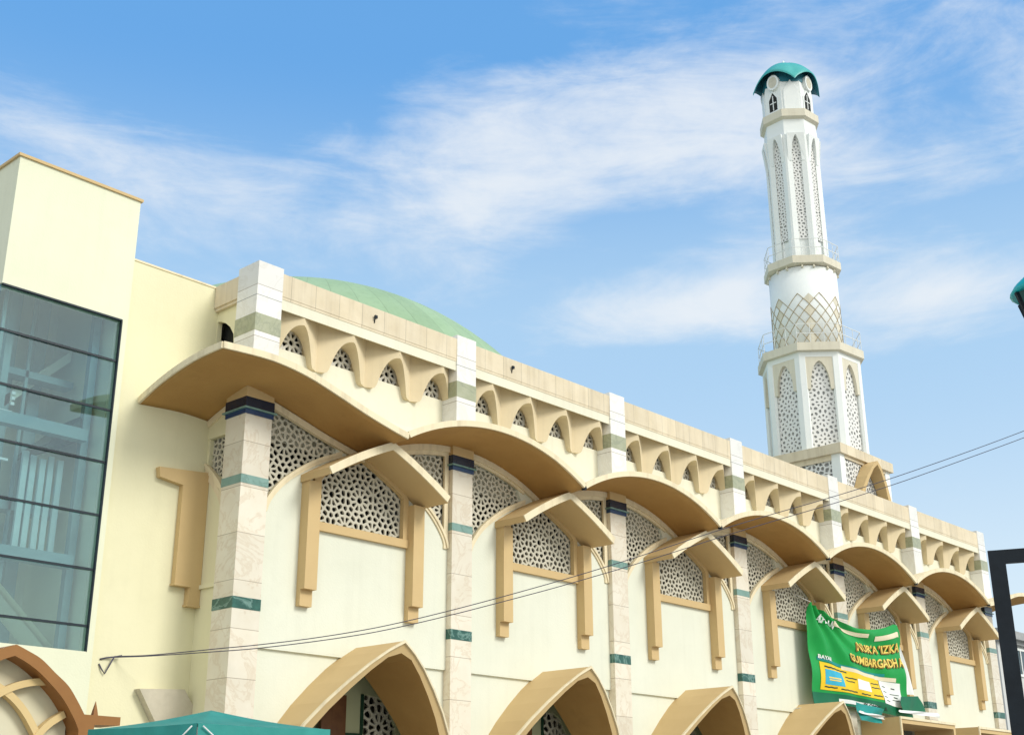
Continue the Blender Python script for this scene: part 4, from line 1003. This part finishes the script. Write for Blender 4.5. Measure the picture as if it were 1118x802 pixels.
# ------------------------------------------------------------------ light and sky
SUN_EL, SUN_AZ = math.radians(35), math.radians(-76)          # azimuth from +x towards +y of the direction to the sun
sd = Vector((math.cos(SUN_EL)*math.cos(SUN_AZ), math.cos(SUN_EL)*math.sin(SUN_AZ), math.sin(SUN_EL)))
sl = bpy.data.lights.new('sun', 'SUN'); sl.energy = 1.2; sl.angle = math.radians(20); sl.color = (1.0, .965, .885)
so = bpy.data.objects.new('sun', sl); COL.objects.link(so); so.rotation_euler = sd.to_track_quat('Z', 'Y').to_euler(); so.location = (0, -20, 60)
W = bpy.data.worlds.new('World'); S.world = W; W.use_nodes = True
N = W.node_tree.nodes; L = W.node_tree.links; bg = N['Background']
sky = N.new('ShaderNodeTexSky'); sky.sky_type = 'NISHITA'; sky.sun_disc = False; sky.sun_elevation = SUN_EL; sky.sun_rotation = math.pi/2-SUN_AZ
sky.air_density = 1.0; sky.dust_density = 1.2; sky.ozone_density = 1.5
tc = N.new('ShaderNodeTexCoord'); D = tc.outputs['Generated']
def node(t, **kw):
    n = N.new(t)
    for k, v in kw.items(): setattr(n, k, v)
    return n
def math_(op, a, b=None, clamp=False):
    n = node('ShaderNodeMath', operation=op, use_clamp=clamp)
    for i, v in enumerate((a, b)):
        if v is None: continue
        if isinstance(v, (int, float)): n.inputs[i].default_value = v
        else: L.new(v, n.inputs[i])
    return n.outputs[0]
def vmath(op, a, b=None):
    n = node('ShaderNodeVectorMath', operation=op)
    for i, v in enumerate((a, b)):
        if v is None: continue
        if isinstance(v, tuple): n.inputs[i].default_value = v
        else: L.new(v, n.inputs[i])
    return n
def noise(vec, sc, det, rough, dist=0):
    n = node('ShaderNodeTexNoise'); n.inputs['Scale'].default_value = sc; n.inputs['Detail'].default_value = det; n.inputs['Roughness'].default_value = rough; n.inputs['Distortion'].default_value = dist
    L.new(vec, n.inputs['Vector']); return n.outputs['Fac']
def ramp(v, a, b):
    n = node('ShaderNodeMapRange', interpolation_type='SMOOTHSTEP'); n.inputs[1].default_value = a; n.inputs[2].default_value = b; L.new(v, n.inputs[0]); return n.outputs[0]
def blob(d, r, amp, sx=(1, 1, 1)):
    q = vmath('SUBTRACT', D, d).outputs[0]; q = vmath('MULTIPLY', q, sx).outputs[0]; ln = vmath('LENGTH', q).outputs['Value']
    n = node('ShaderNodeMapRange', interpolation_type='SMOOTHSTEP'); n.inputs[1].default_value = r; n.inputs[2].default_value = 0; n.inputs[3].default_value = 0; n.inputs[4].default_value = amp; L.new(ln, n.inputs[0]); return n.outputs[0]
mp = node('ShaderNodeMapping'); mp.inputs['Rotation'].default_value = (0, math.radians(14), math.radians(20)); mp.inputs['Scale'].default_value = (1.6, 1.6, 6.0); L.new(D, mp.inputs['Vector'])
n1 = noise(mp.outputs[0], 1.7, 9, .62, .6); n2 = noise(mp.outputs[0], 5.0, 8, .65, .9)
mp2 = node('ShaderNodeMapping'); mp2.inputs['Scale'].default_value = (1.2, 1.2, 2.2); L.new(D, mp2.inputs['Vector'])
n3 = noise(mp2.outputs[0], 5.5, 12, .60, .35)
dens = math_('ADD', math_('ADD', math_('MULTIPLY', n1, .46), math_('MULTIPLY', n2, .24)), math_('MULTIPLY', n3, .30))
bl = None
for d, r, a, sx in (((.6957, .5149, .5008), .25, .175, (1, 1, 1.5)), ((.8042, .3062, .5093), .26, .15, (1, 1, 1.3)), ((.4607, .7624, .452), .22, .165, (1, 1, 2.2)), ((.5942, .6515, .4717), .2, .10, (1, 1, 2)), ((.76, .52, .3768), .16, .22, (1, 1, 3.2)), ((.8483, .372, .3768), .17, .20, (1, 1, 3.0)), ((.3483, .7924, .5008), .14, .07, (1, 1, 2)),
                    ((.4245, .7186, .5508), .16, -.16, (1, 1, 1.6)), ((.7183, .5444, .4332), .14, -.12, (1, 1, 2.4))):
    o = blob(d, r, a, sx); bl = o if bl is None else math_('ADD', bl, o)
dens = math_('ADD', dens, bl)
mask = math_('MULTIPLY', ramp(dens, .535, .80), .86)
hz = node('ShaderNodeSeparateXYZ'); L.new(D, hz.inputs[0])
cr = node('ShaderNodeValToRGB'); L.new(hz.outputs['Z'], cr.inputs['Fac']); e = cr.color_ramp.elements
cr.color_ramp.interpolation = 'EASE'
e[0].position = .08; e[0].color = (.80, .92, .98, 1); e[1].position = .78; e[1].color = (.075, .30, .74, 1)
x = e.new(.36); x.color = (.45, .69, .94, 1); x = e.new(.56); x.color = (.14, .42, .86, 1)
gs = node('ShaderNodeMix', data_type='RGBA'); gs.blend_type = 'MULTIPLY'; gs.inputs['Factor'].default_value = 1; L.new(cr.outputs['Color'], gs.inputs[6]); gs.inputs[7].default_value = (6.0, 6.0, 6.0, 1)
m1 = node('ShaderNodeMix', data_type='RGBA'); m1.inputs['Factor'].default_value = .8; L.new(sky.outputs[0], m1.inputs[6]); L.new(gs.outputs[2], m1.inputs[7])
m2 = node('ShaderNodeMix', data_type='RGBA'); L.new(mask, m2.inputs['Factor']); L.new(m1.outputs[2], m2.inputs[6]); m2.inputs[7].default_value = (5.0, 5.25, 5.5, 1)
# bright cloud added behind the viewer, out of view, as neutral fill light
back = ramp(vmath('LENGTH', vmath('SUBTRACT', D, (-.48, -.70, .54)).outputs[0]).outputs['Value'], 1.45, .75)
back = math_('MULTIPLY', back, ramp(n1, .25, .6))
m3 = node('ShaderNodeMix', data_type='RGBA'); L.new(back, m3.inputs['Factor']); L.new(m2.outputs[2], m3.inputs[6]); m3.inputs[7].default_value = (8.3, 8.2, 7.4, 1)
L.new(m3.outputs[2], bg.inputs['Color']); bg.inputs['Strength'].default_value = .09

# ------------------------------------------------------------------ camera
cam = bpy.data.cameras.new('camera'); co = bpy.data.objects.new('camera', cam); COL.objects.link(co)
rt = Vector((.67847817, -.73461263, -.00341374)); up = Vector((-.24930096, -.23461716, .93957641)); fw = Vector((.69102562, .63663103, .34232225))
co.matrix_world = Matrix(((rt.x, up.x, -fw.x, 0), (rt.y, up.y, -fw.y, 0), (rt.z, up.z, -fw.z, H), (0, 0, 0, 1)))
cam.sensor_width = 36; cam.lens = 36*1395.03/1118; cam.clip_end = 5000; cam.clip_start = .05
S.camera = co
for o in bpy.data.objects:
    if '_w' in o: del o['_w']
S.view_settings.view_transform = 'Standard'; S.view_settings.look = 'None'; S.view_settings.exposure = .93; S.view_settings.gamma = 1
S.render.engine = 'CYCLES'
S.render.resolution_x = 1024; S.render.resolution_y = 734
